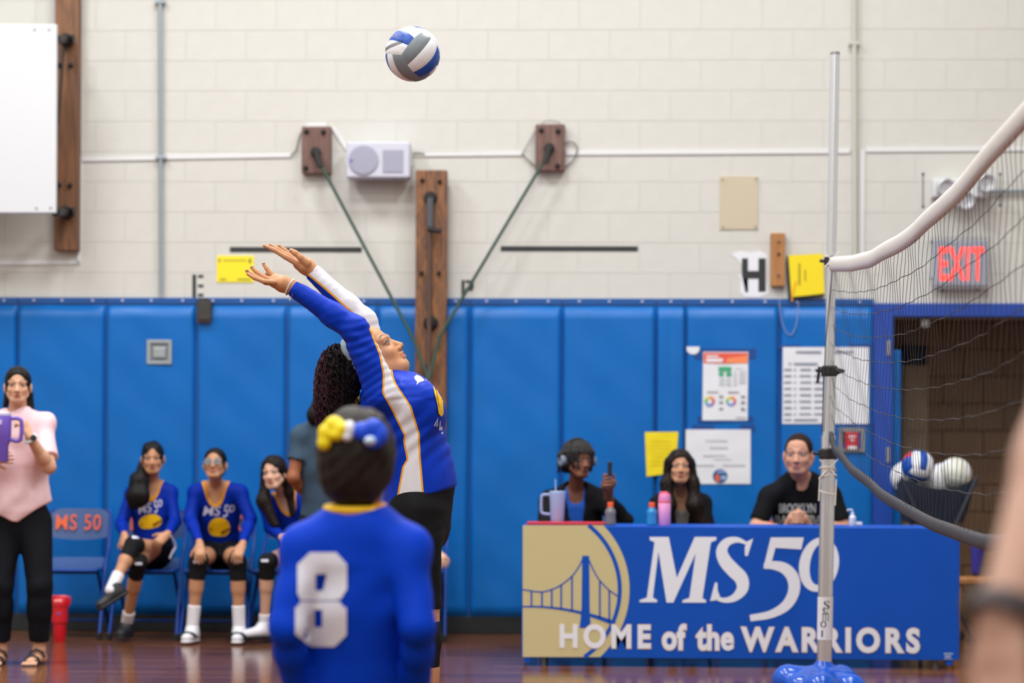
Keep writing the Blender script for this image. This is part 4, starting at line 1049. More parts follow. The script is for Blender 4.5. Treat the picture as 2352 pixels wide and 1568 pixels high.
# store room contents
t = empty('cabinet', 'beige metal cabinet inside the dark store room', 'cabinet', loc=(on_y(2100, 1100, SY - .5)[0], SY - .3, 0))
a, b = on_y(2072, 838, SY - .55), on_y(2132, 1100, SY - .55)
B((a[0], SY - .55, 0), (b[0], SY - .05, a[2]), .01).build('body', mat('cabinet_beige', rgb(176, 158, 132), .5), t)
B((a[0] + .02, SY - .562, .05), (b[0] - .02, SY - .55, a[2] - .5), .004).build('door_panel', MATS['cabinet_beige'], t)
B((a[0] + .02, SY - .562, a[2] - .48), (b[0] - .02, SY - .55, a[2] - .03), .004).build('door_panel', MATS['cabinet_beige'], t)
t = empty('storage_box', 'dark box on top of the cabinet in the store room', 'box', loc=(on_y(2110, 838, SY - .5)[0], SY - .3, a[2]))
B((a[0] + .02, SY - .5, a[2] + .001), (b[0] - .01, SY - .1, a[2] + .14), .006).build('box_body', mat('box_navy', rgb(30, 40, 66), .6), t)
B((a[0] + .01, SY - .51, a[2] + .12), (b[0], SY - .09, a[2] + .145), .004).build('lid', MATS['box_navy'], t)
c = at(2246, 1300, 14.6)
c[2] = .46 + .135
t = empty('tote_bag', 'purple blue bag on the wooden stool right of the table end', 'bag', loc=(c[0], c[1], c[2] - .06))
sdf_obj('bag_body', [cap(c + [0, 0, .05], c + [-.01, 0, -.1], .045, .03, flat=(V3(0, 1, 0), 1.6))], mat('purple_cloth', rgb(46, 40, 140), .7), t, h=.01)
MB().tube(smooth_pts([c + [-.03, 0, .07], c + [-.02, 0, .14], c + [.02, 0, .14], c + [.03, 0, .07]], 4), .005, 6).build('strap', M_black, t)
t = empty('stool', 'tan wooden stool behind the right end of the table', 'stool', loc=(c[0], c[1], 0))
B((c[0] - .16, c[1] - .16, .42), (c[0] + .16, c[1] + .16, .46), .01).build('seat', M_block, t)
for sx in (-1, 1):
    for sy in (-1, 1): MB().tube([(c[0] + sx * .13, c[1] + sy * .13, .42), (c[0] + sx * .15, c[1] + sy * .15, 0)], .016, 8).build('leg', M_block, t)
# ------------------------------------------------------------------ people
def face_cols(H, R, Fd, U, hs, skin, lip, brow=(0.02, 0.012, 0.01), blush=1.0, iris=(0.03, 0.015, 0.01), beard=0.0, hand_tint=None, look=(0, 0)):
    skin = np.array(skin[:3]); lip = np.array(lip[:3]); brow = np.array(brow)
    def fn(P):
        C = np.ones((len(P), 4)); C[:, :3] = skin
        q = (P - H) / hs; x = q @ R; y = q @ Fd; z = q @ U; ax = np.abs(x)
        f = (y > .03)
        def mix(m, c): C[:, :3] = C[:, :3] * (1 - m[:, None]) + np.array(c)[None] * m[:, None]
        def sm(d, w): return np.clip(.5 - d / w, 0, 1)
        near = (y > .03) & (np.abs(z) < .13) & (ax < .08)
        m = np.exp(-(((ax - .04) / .022) ** 2 + ((z + .035) / .022) ** 2)) * .16 * blush * near; mix(m, skin * np.array([1.12, .78, .74]))
        if beard: m = beard * sm(np.maximum(z + .045, .0) * 30 - .3, .6) * near * (z > -.12); mix(m, skin * .45)
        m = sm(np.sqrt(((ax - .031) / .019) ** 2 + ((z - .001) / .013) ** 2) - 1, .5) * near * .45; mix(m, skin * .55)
        m = sm(np.sqrt(((ax - .031) / .0140) ** 2 + ((z + .0) / .0050) ** 2) - 1, .25) * near; mix(m, (.46, .43, .41))
        m = sm(np.sqrt(((x - np.sign(x) * .031 - look[0]) / .0058) ** 2 + ((z - look[1]) / .0062) ** 2) - 1, .3) * near; mix(m, iris)
        lid = .0065 * (1 - ((ax - .031) / .016) ** 2); m = sm(np.abs(z - lid) - .0016, .0016) * (np.abs(ax - .031) < .016) * near; mix(m, brow)
        bz = .024 + .006 * np.clip(1 - ((ax - .036) / .02) ** 2, -1, 1); m = sm(np.abs(z - bz) - .0032, .003) * (ax > .012) * (ax < .052) * near * .85; mix(m, brow)
        m = sm(np.sqrt((x / .020) ** 2 + ((z + .0635 - .0 * x) / .0088) ** 2) - 1, .35) * near * (y > .055); mix(m, lip)
        m = sm(np.abs(z + .0625 + x * x * 6) - .0011, .0014) * (ax < .018) * near * (y > .055); mix(m, lip * .35)
        m = sm(np.sqrt(((ax - .0085) / .004) ** 2 + ((z + .0425) / .003) ** 2) - 1, .5) * near * (y > .06); mix(m, skin * .3)
        return C
    return fn
def head_frame(F, U):
    F = nrm(F); U = nrm(np.asarray(U, float) - F * np.dot(U, F)); R = np.cross(F, U); return R, F, U
def head_prims(H, R, F, U, s, ear=True, jaw=1.0):
    ax = np.array([R, F, U]); L = lambda x, y, z: H + s * (x * R + y * F + z * U)
    P = [ell(L(0, -.014, .028), V3(.072, .09, .083) * s, ax, k=.02 * s), ell(L(0, .024, -.03), V3(.057 * jaw, .058, .074) * s, ax, k=.02 * s),
         ell(L(0, .052, -.089), V3(.027 * jaw, .024, .019) * s, ax, k=.018 * s), ell(L(0, .038, .042), V3(.055, .038, .046) * s, ax, k=.02 * s)]
    for g in (-1, 1):
        P += [cap(L(g * .05 * jaw, .005, -.05), L(g * .022 * jaw, .05, -.088), .016 * s, .016 * s, k=.02 * s),
              ell(L(g * .037, .054, -.028), V3(.019, .018, .017) * s, ax, k=.016 * s),
              cap(L(g * .045, .062, .02), L(g * .012, .078, .018), .009 * s, .009 * s, k=.012 * s)]
        if ear: P.append(ell(L(g * .076, -.008, -.012), V3(.009, .019, .031) * s, ax, k=.006 * s))
    P.append(cap(L(0, .074, .008), L(0, .0935, -.034), .0078 * s, .0118 * s, k=.010 * s))
    for g in (-1, 1): P.append(ell(L(g * .0115, .086, -.039), V3(.0085, .01, .0075) * s, ax, k=.006 * s))
    for g in (-1, 1): P.append(ell(L(g * .031, .096, .0), V3(.016, .016, .009) * s, ax, k=.010 * s, sub=True))
    for g in (-1, 1): P.append(ell(L(g * .031, .068, .0), V3(.0145, .0125, .0115) * s, ax, k=.004 * s))
    P += [cap(L(-.015, .079, -.057), L(.015, .079, -.057), .0058 * s, .0058 * s, k=.006 * s), cap(L(-.014, .078, -.068), L(.014, .078, -.068), .007 * s, .007 * s, k=.006 * s),
          cap(L(0, .083, -.056), L(0, .083, -.0555), .0055 * s, .0055 * s, k=.006 * s)]
    for p in P: p.tag = 'head'
    return P
def hand_prims(W, d, n, side, s=1.0, curl=.35, spread=.12, thumb=.7):
    """d fingers, n palm normal, side +1: thumb towards cross(n, d)"""
    d = nrm(d); n = nrm(np.asarray(n, float) - d * np.dot(n, d)); l = np.cross(n, d) * side
    P = [cap(W, W + d * .03 * s, .023 * s, .027 * s, k=.012, flat=(n, 1.35)), cap(W + d * .03 * s, W + d * .078 * s, .031 * s, .036 * s, k=.012, flat=(n, 2.3)),
         cap(W + d * .02 * s + l * .016 * s, W + d * .05 * s + l * .027 * s + n * .006, .015 * s, .013 * s, k=.01)]
    for o, ln, r in ((.0285, .070, .0088), (.0098, .078, .0092), (-.0092, .073, .0088), (-.0275, .057, .0078)):
        p = W + d * .083 * s + l * o * s; a = 0; dd = nrm(d + l * spread * o / .028)
        for q, f in enumerate((.46, .3, .24)):
            a += curl * (1.0, 1.25, .9)[q]; v = dd * math.cos(a) + n * math.sin(a); e = p + v * ln * f * s
            P.append(cap(p, e, r * s * (1 - .1 * q), r * s * (.9 - .1 * q), k=.003)); p = e
    p = W + d * .034 * s + l * .028 * s; v = nrm(d * .65 + l * thumb + n * .35)
    e = p + v * .036 * s; P.append(cap(p, e, .0115 * s, .0098 * s, k=.006)); v = nrm(v + d * .45 + n * .25); P.append(cap(e, e + v * .03 * s, .0098 * s, .008 * s, k=.004))
    for q in P: q.tag = 'hand'
    return P
def limb(a, b, ra, rb, tag, **k):
    p = cap(a, b, ra, rb, **k); p.tag = tag; return p
def skeleton(J, b=1.0, torso=None):
    """body primitives with tags"""
    P = []; N, Pv = J['N'], J['P']; lat = nrm(J['SR'] - J['SL']); up = nrm(N - Pv); fr = np.cross(up, lat); fr = nrm(fr)
    L = np.linalg.norm(N - Pv)
    if torso is None:
        c1 = Pv + (N - Pv) * .30; c2 = Pv + (N - Pv) * .55; c3 = Pv + (N - Pv) * .80
        P += [limb(Pv - up * .01, c1, .150 * b, .128 * b, 'torso', flat=(fr, 1.38), k=.04), limb(c1, c2, .125 * b, .142 * b, 'torso', flat=(fr, 1.36), k=.04),
              limb(c2, c3, .145 * b, .128 * b, 'torso', flat=(fr, 1.42), k=.04), limb(c3, Pv + (N - Pv) * .9, .12 * b, .08 * b, 'torso', flat=(fr, 1.3), k=.04)]
    else: P += torso
    for g in 'LR':
        S, E, W = J['S' + g], J['E' + g], J['W' + g]
        P += [limb(N - up * .025, S, .05 * b, .05 * b, 'shoulder', k=.04), limb(S, E, .048 * b, .038 * b, 'upper' + g, k=.03), limb(E, E + (W - E) * .35, .038 * b, .037 * b, 'fore' + g, k=.02), limb(E + (W - E) * .3, W, .037 * b, .0245 * b, 'fore' + g, k=.015)]
        if 'K' + g in J:
            h, K, A = J['h' + g], J['K' + g], J['A' + g]
            P += [limb(h, K, .082 * b, .054 * b, 'thigh' + g, k=.04), limb(K, K + (A - K) * .4, .052 * b, .051 * b, 'shin' + g, k=.02), limb(K + (A - K) * .3, A, .051 * b, .034 * b, 'shin' + g, k=.02)]
            f = nrm(J['T' + g]); u = nrm(J.get('U' + g, V3(0, 0, 1))); u = nrm(u - f * (u @ f))
            P += [limb(A, A - u * .05 - f * .025, .034 * b, .03 * b, 'foot' + g, k=.02), limb(A - u * .045 - f * .03, A - u * .055 + f * .14 * b, .032 * b, .026 * b, 'foot' + g, k=.02, flat=(u, 1.15))]
            if J.get('toes'):
                l = np.cross(u, f)
                for q in range(5): P.append(limb(A - u * .062 + f * .14 + l * (q - 2) * .016, A - u * .068 + f * (.175 - .006 * abs(q - 1)) + l * (q - 2) * .017, .010, .009, 'foot' + g, k=.003))
    P.append(limb(N - up * .02, J['H'] - J['HU_'] * .045 * J['hs'] - J['HF_'] * .012, .052 * b, .047 * b, 'neck', k=.02))
    return P, lat, up, fr
def pick(P, tags): return [p for p in P if any(p.tag.startswith(t) for t in tags)]
def cut(p, t=None, pt=None, n=None):
    q = clone(p)
    if t is not None: d = p.b - p.a; q.caps.append((p.a + d * t, nrm(d)))
    else: q.caps.append((V3(pt), nrm(n)))
    return q
def sleeve(P, g, t, ease):
    """sleeve of arm g: t<1 upper arm only, else 1 + fraction of forearm"""
    U = [p for p in P if p.tag == 'upper' + g]; Fo = [p for p in P if p.tag == 'fore' + g]; out = []
    if t <= 1: out = [cut(grown(p, ease), t) for p in U]
    else:
        a, b_ = Fo[0].a, Fo[-1].b; d = nrm(b_ - a); pt = a + (b_ - a) * (t - 1)
        out = [grown(p, ease) for p in U] + [cut(grown(p, ease * .7), pt=pt, n=d) for p in Fo]
    return out
def setup(J, HF, HU=(0, 0, 1), hs=1.0):
    J['HF_'] = nrm(HF); R, F, U = head_frame(HF, HU); J['HR_'], J['HF_'], J['HU_'] = R, F, U; J['hs'] = hs; return J
SKINS = {}
def skin_mat(): return mat('skin', rgb(190, 140, 110), .5, attr='Col', spec=.35, bump=(90, .08))
def make_body(t, J, P, skin, lip, hands=True, hparams=None, headh=.0035, handh=.0038, h=.0075, face=None, extra=(), handfines=True):
    face = face or {}
    hp = head_prims(J['H'], J['HR_'], J['HF_'], J['HU_'], J['hs'], jaw=J.get('jaw', 1.0))
    allp = list(P) + hp + list(extra); fines = [(J['H'] - .12 * J['hs'], J['H'] + .12 * J['hs'], headh)]
    for g in 'LR':
        hpz = (hparams or {}).get(g)
        if hpz is None: continue
        if isinstance(hpz, list): allp += hpz; hq = hpz
        else: hq = hand_prims(J['W' + g], *hpz[0], **hpz[1]); allp += hq
        if handfines:
            lo, hi = zip(*[pbox(p, .004) for p in hq]); fines.append((np.min(lo, 0), np.max(hi, 0), handh))
    o = sdf_obj('body', allp, skin_mat(), t, h=h, fines=fines, colfn=face_cols(J['H'], J['HR_'], J['HF_'], J['HU_'], J['hs'], skin, lip, **face), iters=0)
    return o
HAIR = lambda nm, c, r=.5: mat(nm, rgb(*c), r, spec=.2, noise=(30, .35), bump=(55, .9, (1, 1, .12)))
def hair_cap(J, thick=.012, front=.5, down=-.03):
    """skull-following hair with the face left free"""
    H, R, F, U, s = J['H'], J['HR_'], J['HF_'], J['HU_'], J['hs']; ax = np.array([R, F, U]); L = lambda x, y, z: H + s * (x * R + y * F + z * U)
    P = [ell(L(0, -.016, .030), V3(.072 + thick, .09 + thick, .083 + thick) * s, ax, k=.01), ell(L(0, -.045, -.02), V3(.062 + thick * .6, .058 + thick, .07) * s, ax, k=.03), ell(L(0, .034, .043), V3(.058 + thick * .5, .043 + thick * .5, .052 + thick * .6) * s, ax, k=.02)]
    sub = [ell(L(0, .085, -.035), V3(.060, .062, .192 * front) * s, ax, k=.010, sub=True), ell(L(0, .045, -.095), V3(.12, .075, .085) * s, ax, k=.01, sub=True)]
    return P, sub, L
def shoe(t, J, g, m_up, m_sole, size=1.0, name='shoe', low=False, laces=None):
    A = J['A' + g]; f = nrm(J['T' + g]); u = nrm(J.get('U' + g, V3(0, 0, 1))); u = nrm(u - f * (u @ f)); s = size
    pr = [cap(A - u * .03 * s - f * .02 * s, A - u * .055 * s - f * .022 * s, .042 * s, .042 * s, k=.02), cap(A - u * .05 * s, A - u * .062 * s + f * .135 * s, .045 * s, .036 * s, k=.02, flat=(u, 1.1)),
          cap(A + u * .005 * s, A - u * .04 * s + f * .03 * s, .044 * s, .043 * s, k=.02)]
    pr = [cut(p, pt=A - u * .078 * s, n=-u) for p in pr]; pr[2] = cut(pr[2], pt=A + u * .015 * s, n=u)
    o = sdf_obj(name, pr, m_up, t, h=.007, iters=1)
    so = [cap(A - u * .083 * s - f * .028 * s, A - u * .083 * s + f * .14 * s, .046 * s, .040 * s, flat=(u, 2.6))]
    sdf_obj('sole', so, m_sole, o, h=.007)
    if laces is not None:
        l = np.cross(u, f)
        for q in range(4):
            c = A + f * (.045 + .022 * q) * s - u * (.013 + .008 * q) * s; MB().tube([c - l * .02, c + u * .008, c + l * .02], .003, 6).build('lace', laces, o)
    return o
def kneepad(t, J, g, b, m=None, mark=None):
    K = J['K' + g]; h, A = J['h' + g], J['A' + g]; a = nrm(h - K); c = nrm(A - K)
    pr = [cap(K + a * .085, K, .064 * b, .062 * b, k=.02), cap(K, K + c * .12, .062 * b, .058 * b, k=.02)]
    pr = [cut(pr[0], pt=K + a * .07, n=a), cut(pr[1], pt=K + c * .11, n=c)]
    o = sdf_obj('knee_pad', pr, m or mat('kneepad_black', rgb(22, 22, 25), .8, spec=.2), t, h=.007)
    if mark: decal('logo_mark', polyg([(mark[0] - 9, mark[1] - 3), (mark[0] + 8, mark[1] - 3), (mark[0] + 9, mark[1] + 3), (mark[0] - 8, mark[1] + 3)]), [o], M_jprint, o, step=4)
    return o
def sock(t, J, g, hgt, b, m=None):
    A, K = J['A' + g], J['K' + g]; d = nrm(K - A)
    pr = [cut(cap(A - d * .03, A + d * hgt, .037 * b + .003, .040 * b + .004, k=.01), pt=A + d * (hgt - .005), n=d)]
    return sdf_obj('sock', pr, m or mat('sock_white', rgb(232, 232, 240), .8, bump=(120, .3)), t, h=.006)
JER_STOPS = [(-4, rgb(232, 160, 30)), (1.7, rgb(0, 42, 158))]
def jersey_mat(): return band_mat('jersey_blue', 'trim', JER_STOPS, .6, bump=(9, .5, (1, 1, .6)), spec=.12)
M_jprint = mat('print_white', rgb(226, 226, 244), .5); M_jgold = mat('print_gold', rgb(255, 205, 10), .5); M_jdark = mat('print_brown', rgb(150, 92, 20), .6)
M_shorts = mat('shorts_black', rgb(24, 24, 28), .6, spec=.1, bump=(12, .4))
def jersey(t, J, P, fr, up, vdepth=.12, b=1.0, hem=None, cuffs=1.93, ease=.012, h=.0075, vw=.062):
    N = J['N']; pr = [grown(p, ease) for p in pick(P, ['torso', 'shoulder'])]
    if hem is None: hem = J['P'] - up * .06
    pr = [cut(p, pt=hem, n=-up) for p in pr]
    pr += sleeve(P, 'L', cuffs, .009) + sleeve(P, 'R', cuffs, .009)
    v0 = N + up * .045 - fr * .01; v1 = N + fr * .125 - up * vdepth
    vc = cap(v0, v1, vw, .020, k=.006, sub=True)
    tr = lambda X: pdist(vc, X[:, 0], X[:, 1], X[:, 2]) / .010
    return sdf_obj('jersey', pr + [vc], jersey_mat(), t, h=h, warp=folds(.0022, 22, 14, seed=N[0] * 5), attrs={'trim': tr}, iters=1)
def shorts(t, J, P, up, length=.35, m=None, ease=.008, name='shorts'):
    pr = [grown(p, ease) for p in pick(P, ['torso'])[:1]]
    pr = [cut(p, pt=J['P'] + up * .10, n=up) for p in pr]
    for g in 'LR': pr += [cut(grown(p, ease), length) for p in pick(P, ['thigh' + g])]
    return sdf_obj(name, pr, m or M_shorts, t, h=.008)
def full_trousers(t, J, P, up, m, end=.88, ease=.02):
    pr = [cut(grown(p, ease * .5), pt=J['P'] + up * .12, n=up) for p in pick(P, ['torso'])[:1]]
    for g in 'LR':
        pr += [grown(p, ease) for p in pick(P, ['thigh' + g])]
        K, A = J['K' + g], J['A' + g]; pt = K + (A - K) * end
        pr += [cut(grown(p, ease), pt=pt, n=A - K) for p in pick(P, ['shin' + g])]
    return sdf_obj('trousers', pr, m, t, h=.009, warp=folds(.0015, 20, 8))
def team_print(t, jer, x0, x1, y0, y1, hx0, hx1, hy0, hy1, rot=0.0):
    """the team lettering and the gold helmet emblem on a jersey front"""
    w = x1 - x0
    def put_(V): 
        V = V.copy(); c, s_ = math.cos(rot), math.sin(rot); cx, cy = (x0 + x1) / 2, (y0 + y1) / 2
        dx, dy = V[:, 0] - cx, V[:, 1] - cy; V[:, 0] = cx + c * dx - s_ * dy; V[:, 1] = cy + s_ * dx + c * dy; return V
    for s_, a, b_, c0, c1 in (('MS', 0, .56, .12, 1.0), ('5', .62, .8, .0, 1.15), ('0', .8, 1.0, .0, .68)):
        V, F = text2d(s_, 1.0, .006, .2); V = fit(V, x0 + a * w, x0 + b_ * w, y0 + c0 * (y1 - y0), y0 + c1 * (y1 - y0)); decal('lettering', (put_(V), F), [jer], M_jprint, t, step=3)
    hw, hh = hx1 - hx0, hy1 - hy0
    pts = [(0, .62), (.02, .4), (.12, .18), (.3, .04), (.52, 0), (.75, .06), (.92, .24), (1, .5), (.98, .72), (.9, .86), (.78, .97), (.5, 1), (.22, .96), (.08, .85)]
    decal('helmet_print', (put_(np.array([(hx0 + a * hw, hy0 + b_ * hh) for a, b_ in pts])), [tuple(range(len(pts)))]), [jer], M_jgold, t, step=5)
    pts = [(.55, .74), (.8, .6), (.985, .52), (.99, .64), (.86, .72), (.72, .86), (.6, .9)]
    decal('helmet_shade', (put_(np.array([(hx0 + a * hw, hy0 + b_ * hh) for a, b_ in pts])), [tuple(range(len(pts)))]), [jer], M_jdark, t, off=.005, step=5)
    pts = [(.06, .6), (.12, .52), (.2, .56), (.18, .66), (.1, .7)]
    decal('helmet_shade', (put_(np.array([(hx0 + a * hw, hy0 + b_ * hh) for a, b_ in pts])), [tuple(range(len(pts)))]), [jer], mat('print_amber', rgb(206, 138, 16), .5), t, off=.005, step=5)
def person(label, base): return empty('person', label, 'person', loc=(base[0], base[1], 0))
SK_LIGHT = rgb(214, 166, 138); SK_TAN = rgb(196, 144, 110); SK_PALE = rgb(220, 176, 152); SK_BROWN = rgb(132, 86, 64); SK_MAN = rgb(208, 154, 128)
LIP = rgb(176, 98, 92); LIPD = rgb(96, 54, 50)

# ---- woman in pink
J = dict(H=at(41, 886, 13.45), N=at(42, 952, 13.5), P=at(45, 1192, 13.55), SL=at(103, 974, 13.5), SR=at(-30, 974, 13.5), EL=at(112, 1072, 13.36), WL=at(68, 1003, 13.22),
         ER=at(-52, 1080, 13.4), WR=at(-22, 1052, 13.18), hL=at(80, 1200, 13.55), hR=at(12, 1200, 13.55), KL=at(91, 1345, 13.45), KR=at(2, 1345, 13.45), AL=at(90, 1492, 13.5), AR=at(2, 1492, 13.5), TL=V3(-.12, -1, 0), TR=V3(.0, -1, 0), toes=True)
setup(J, (.2, -1, .04), hs=.93)
t = person('woman in pink T-shirt and black trousers holding a purple tumbler', J['P'])
P, lat, up, fr = skeleton(J, .98)
make_body(t, J, P, SK_LIGHT, LIP, hparams={'L': ((V3(-.42, -.1, .9), V3(-.8, .5, -.3), 1), dict(curl=.75, s=.9)), 'R': ((V3(.95, -.15, .05), V3(0.1, 1, 0), 1), dict(curl=.5, s=.9))})
neckc = cap(J['N'] + up * .06 - fr * .01, J['N'] + fr * .05 - up * .035, .062, .045, k=.006, sub=True)
hp1 = at(46, 1187, 13.5)
pr = [grown(p, .022) for p in pick(P, ['torso', 'shoulder'])] + [limb(J['P'] + up * .25, J['P'] + up * .06, .13, .180, 'x', flat=(fr, 1.4), k=.05), limb(J['P'] + up * .06, J['P'] - up * .02, .180, .14, 'x', flat=(fr, 1.4), k=.05)]
pr = [cut(cut(p, pt=hp1, n=-up * .84 - lat * .5), pt=hp1, n=-up * .92 + lat * .35) for p in pr]
pr += [cut(limb(J['SL'], J['EL'], .058, .062, 'x', k=.03), .78), cut(limb(J['SR'], J['ER'], .058, .062, 'x', k=.03), .78)]
sdf_obj('t_shirt', pr + [neckc], mat('pink_cotton', rgb(238, 204, 212), .8, spec=.1, bump=(10, .4)), t, h=.0075, warp=folds(.006, 15, 8, 3))
full_trousers(t, J, P, up, mat('black_trousers', rgb(20, 22, 28), .75, spec=.1), end=.86, ease=.018)
hp, sub, L = hair_cap(J, .008)
M_hair = HAIR('hair_black', (17, 13, 15)); M_hairb = HAIR('hair_brown', (32, 21, 17))
sdf_obj('hair', hp + sub + [cap(L(-.055, -.07, -.03), L(-.075, -.05, -.14), .03, .022, k=.02), cap(L(.055, -.07, -.03), L(.075, -.05, -.12), .025, .015, k=.02)], M_hair, t, h=.006)
for g in 'LR':
    A = J['A' + g]; f = nrm(J['T' + g]); l = np.cross(f, V3(0, 0, 1))
    so = sdf_obj('sandal', [cap(A + V3(0, 0, -.084) - f * .04, A + V3(0, 0, -.084) + f * .17, .036, .044, flat=(V3(0, 0, 1), 3.4))], M_black, t, h=.007)
    for q, (a_, z_) in enumerate(((.045, .0), (.11, -.028), (.135, -.045))):
        MB().tube([A + f * (a_ - .01 * k_) + l * x_ + V3(0, 0, z_ - zz_) for x_, zz_, k_ in ((-.042, .04, 2), (-.03, .008, 1), (0, -.006, 0), (.03, .008, -1), (.042, .04, -2))], .0065, 8).build('strap', M_black, so, True)
c = J['WL'] ; d_ = nrm(J['WL'] - J['EL']); u_ = nrm(np.cross(d_, V3(0, 1, 0))); w_ = np.cross(d_, u_)
MB().tube([c - d_ * .012 + .031 * (u_ * math.cos(a_) + w_ * math.sin(a_)) for a_ in np.linspace(0, 2 * PI, 18)[:-1]], .009, 8, closed=True).build('watch_band', mat('pale_band', rgb(214, 220, 226), .5), t, True)
q_ = c - d_ * .012 + nrm(V3(.6, -.8, .1)) * .033; MB().lathe([(.016, 0), (.017, .008), (.012, .01)], q_, V3(.6, -.8, .1), 14).build('watch_face', M_black, t, True)
c = at(4, 1060, 13.08); tm = empty('tumbler', 'large purple tumbler with handle held by the woman in pink', 'tumbler', loc=c)
M_pur = mat('purple_enamel', rgb(112, 84, 190), .35)
MB().lathe([(.032, 0), (.035, .006), (.036, .085), (.05, .12), (.052, .245), (.05, .25)], c, seg=28).build('body', M_pur, tm, True)
MB().lathe([(.05, .25), (.051, .262), (.03, .27)], c, seg=28).build('lid', mat('clear_lid', rgb(210, 210, 232), .2), tm, True)
MB().tube(smooth_pts([c + [.045, 0, .235], c + [.095, 0, .232], c + [.108, 0, .205], c + [.104, 0, .13], c + [.085, 0, .112], c + [.045, 0, .12]], 5), .011, 10).build('handle', M_pur, tm, True)
B(c + [-.012, -.056, .20], c + [.012, -.046, .225], .002).build('sticker', mat('lilac_sticker', rgb(214, 200, 240), .5), tm)

# ---- seated player, legs crossed, long ponytail
M_shoeblk = mat('shoe_black', rgb(36, 38, 42), .5, bump=(40, .4)); M_shoewht = mat('shoe_white', rgb(226, 226, 234), .5); M_solewht = mat('sole_white', rgb(214, 214, 220), .5); M_teal = mat('shoe_dark_panel', rgb(22, 44, 50), .5)
J = dict(H=at(351, 1052, 15.4), N=at(350, 1108, 15.5), P=at(352, 1262, 15.55), SL=at(390, 1132, 15.5), SR=at(305, 1134, 15.5), EL=at(402, 1196, 15.42), WL=at(385, 1226, 15.25), ER=at(279, 1202, 15.4), WR=at(286, 1228, 15.22),
         hL=at(374, 1266, 15.5), hR=at(336, 1266, 15.5), KL=at(306, 1250, 15.1), AL=at(259, 1346, 14.92), KR=at(318, 1292, 15.12), AR=at(291, 1432, 15.35), TL=V3(-.75, -.45, -.5), UL=V3(-.5, -.1, .85), TR=V3(-.1, -1, 0))
setup(J, (.12, -1, -.02), (-.03, 0, 1), hs=.92)
t = person('seated blue-jersey player with crossed legs and a long ponytail over one shoulder', J['P'])
P, lat, up, fr = skeleton(J, .80)
make_body(t, J, P, SK_TAN, LIP, hparams={'L': ((V3(-.5, -.5, -.5), V3(-.5, .5, -.6), 1), dict(curl=.6, s=.85)), 'R': ((V3(.1, -.6, -.7), V3(.4, .5, -.6), 1), dict(curl=.5, s=.85))})
jr = jersey(t, J, P, fr, up, .09, .8, vw=.07)
team_print(t, jr, 316, 374, 1151, 1176, 312, 366, 1180, 1213, -.18)
shorts(t, J, P, up, .35)
for g in 'LR': kneepad(t, J, g, .84, mark={'L': (312, 1233), 'R': (318, 1294)}[g]); sock(t, J, g, .10, .9); shoe(t, J, g, M_shoeblk, M_black, .92, laces=M_iron)
hp, sub, L = hair_cap(J, .009)
sdf_obj('hair', hp + sub + [cap(L(.06, -.06, -.03), at(320, 1106, 15.36), .03, .056, k=.03), cap(at(320, 1106, 15.36), at(316, 1138, 15.32), .062, .078, k=.03, flat=(V3(0, 1, 0), 2)), cap(at(318, 1138, 15.32), at(305, 1160, 15.32), .066, .03, k=.03, flat=(V3(0, 1, 0), 2))], M_hair, t, h=.006, warp=folds(.0025, 90, 10, 1, (1, .3, .1)))
pt_ = [(392, 1230), (398, 1240), (403, 1254), (396, 1268), (390, 1282)]
MB().tube(smooth_pts([at(x, y, 15.2 + .01 * i) for i, (x, y) in enumerate(pt_)], 4), [.012] * 17, 8, flat=(1, .35)).build('white_cloth', mat('white_cloth', rgb(190, 190, 222), .8), t)

# ---- seated player with glasses
def seated(label, J, skin, HF, HU=(0, 0, 1), hs=.92, b=.84, hands=None, face=None, vd=.14, skinl=LIP):
    setup(J, HF, HU, hs); t = person(label, J['P']); P, lat, up, fr = skeleton(J, b)
    make_body(t, J, P, skin, skinl, hparams=hands, face=face); return t, P, lat, up, fr
J = dict(H=at(494, 1066, 15.25), N=at(496, 1112, 15.4), P=at(506, 1262, 15.6), SL=at(550, 1131, 15.42), SR=at(450, 1131, 15.42), EL=at(576, 1192, 15.35), WL=at(557, 1250, 15.08), ER=at(437, 1190, 15.35), WR=at(459, 1248, 15.08),
         hL=at(528, 1268, 15.55), hR=at(485, 1268, 15.55), KL=at(546, 1292, 15.12), KR=at(456, 1290, 15.12), AL=at(549, 1442, 15.15), AR=at(442, 1441, 15.15), TL=V3(.05, -1, 0), TR=V3(-.12, -1, 0))
t, P, lat, up, fr = seated('seated blue-jersey player with glasses and both hands on her knees', J, SK_TAN, (-.02, -1, .22), hs=.92, b=.84,
    hands={'L': ((V3(-.25, -.6, -.75), V3(-.1, .5, -.8), 1), dict(curl=.35, s=.9)), 'R': ((V3(.1, -.6, -.75), V3(.1, .5, -.8), 1), dict(curl=.35, s=.9))})
jr = jersey(t, J, P, fr, up, .10, .84, vw=.082)
team_print(t, jr, 466, 540, 1159, 1184, 478, 529, 1188, 1232)
shorts(t, J, P, up, .38)
for g in 'LR':
    kneepad(t, J, g, .9, mark={'L': (548, 1289), 'R': (453, 1290)}[g]); sock(t, J, g, .15, .95); s_ = shoe(t, J, g, M_shoewht, M_solewht, .95)
    A = J['A' + g]; f = nrm(J['T' + g]); l = np.cross(f, V3(0, 0, 1)); MB().tube([A + f * .07 - l * .045 - V3(0, 0, .05), A + f * .10 - l * .03 - V3(0, 0, .03), A + f * .115 - V3(0, 0, .024), A + f * .10 + l * .03 - V3(0, 0, .03), A + f * .07 + l * .045 - V3(0, 0, .05)], .010, 8).build('dark_stripe', M_teal, s_, True)
hp, sub, L = hair_cap(J, .006)
sdf_obj('hair', hp + sub, M_hair, t, h=.006)
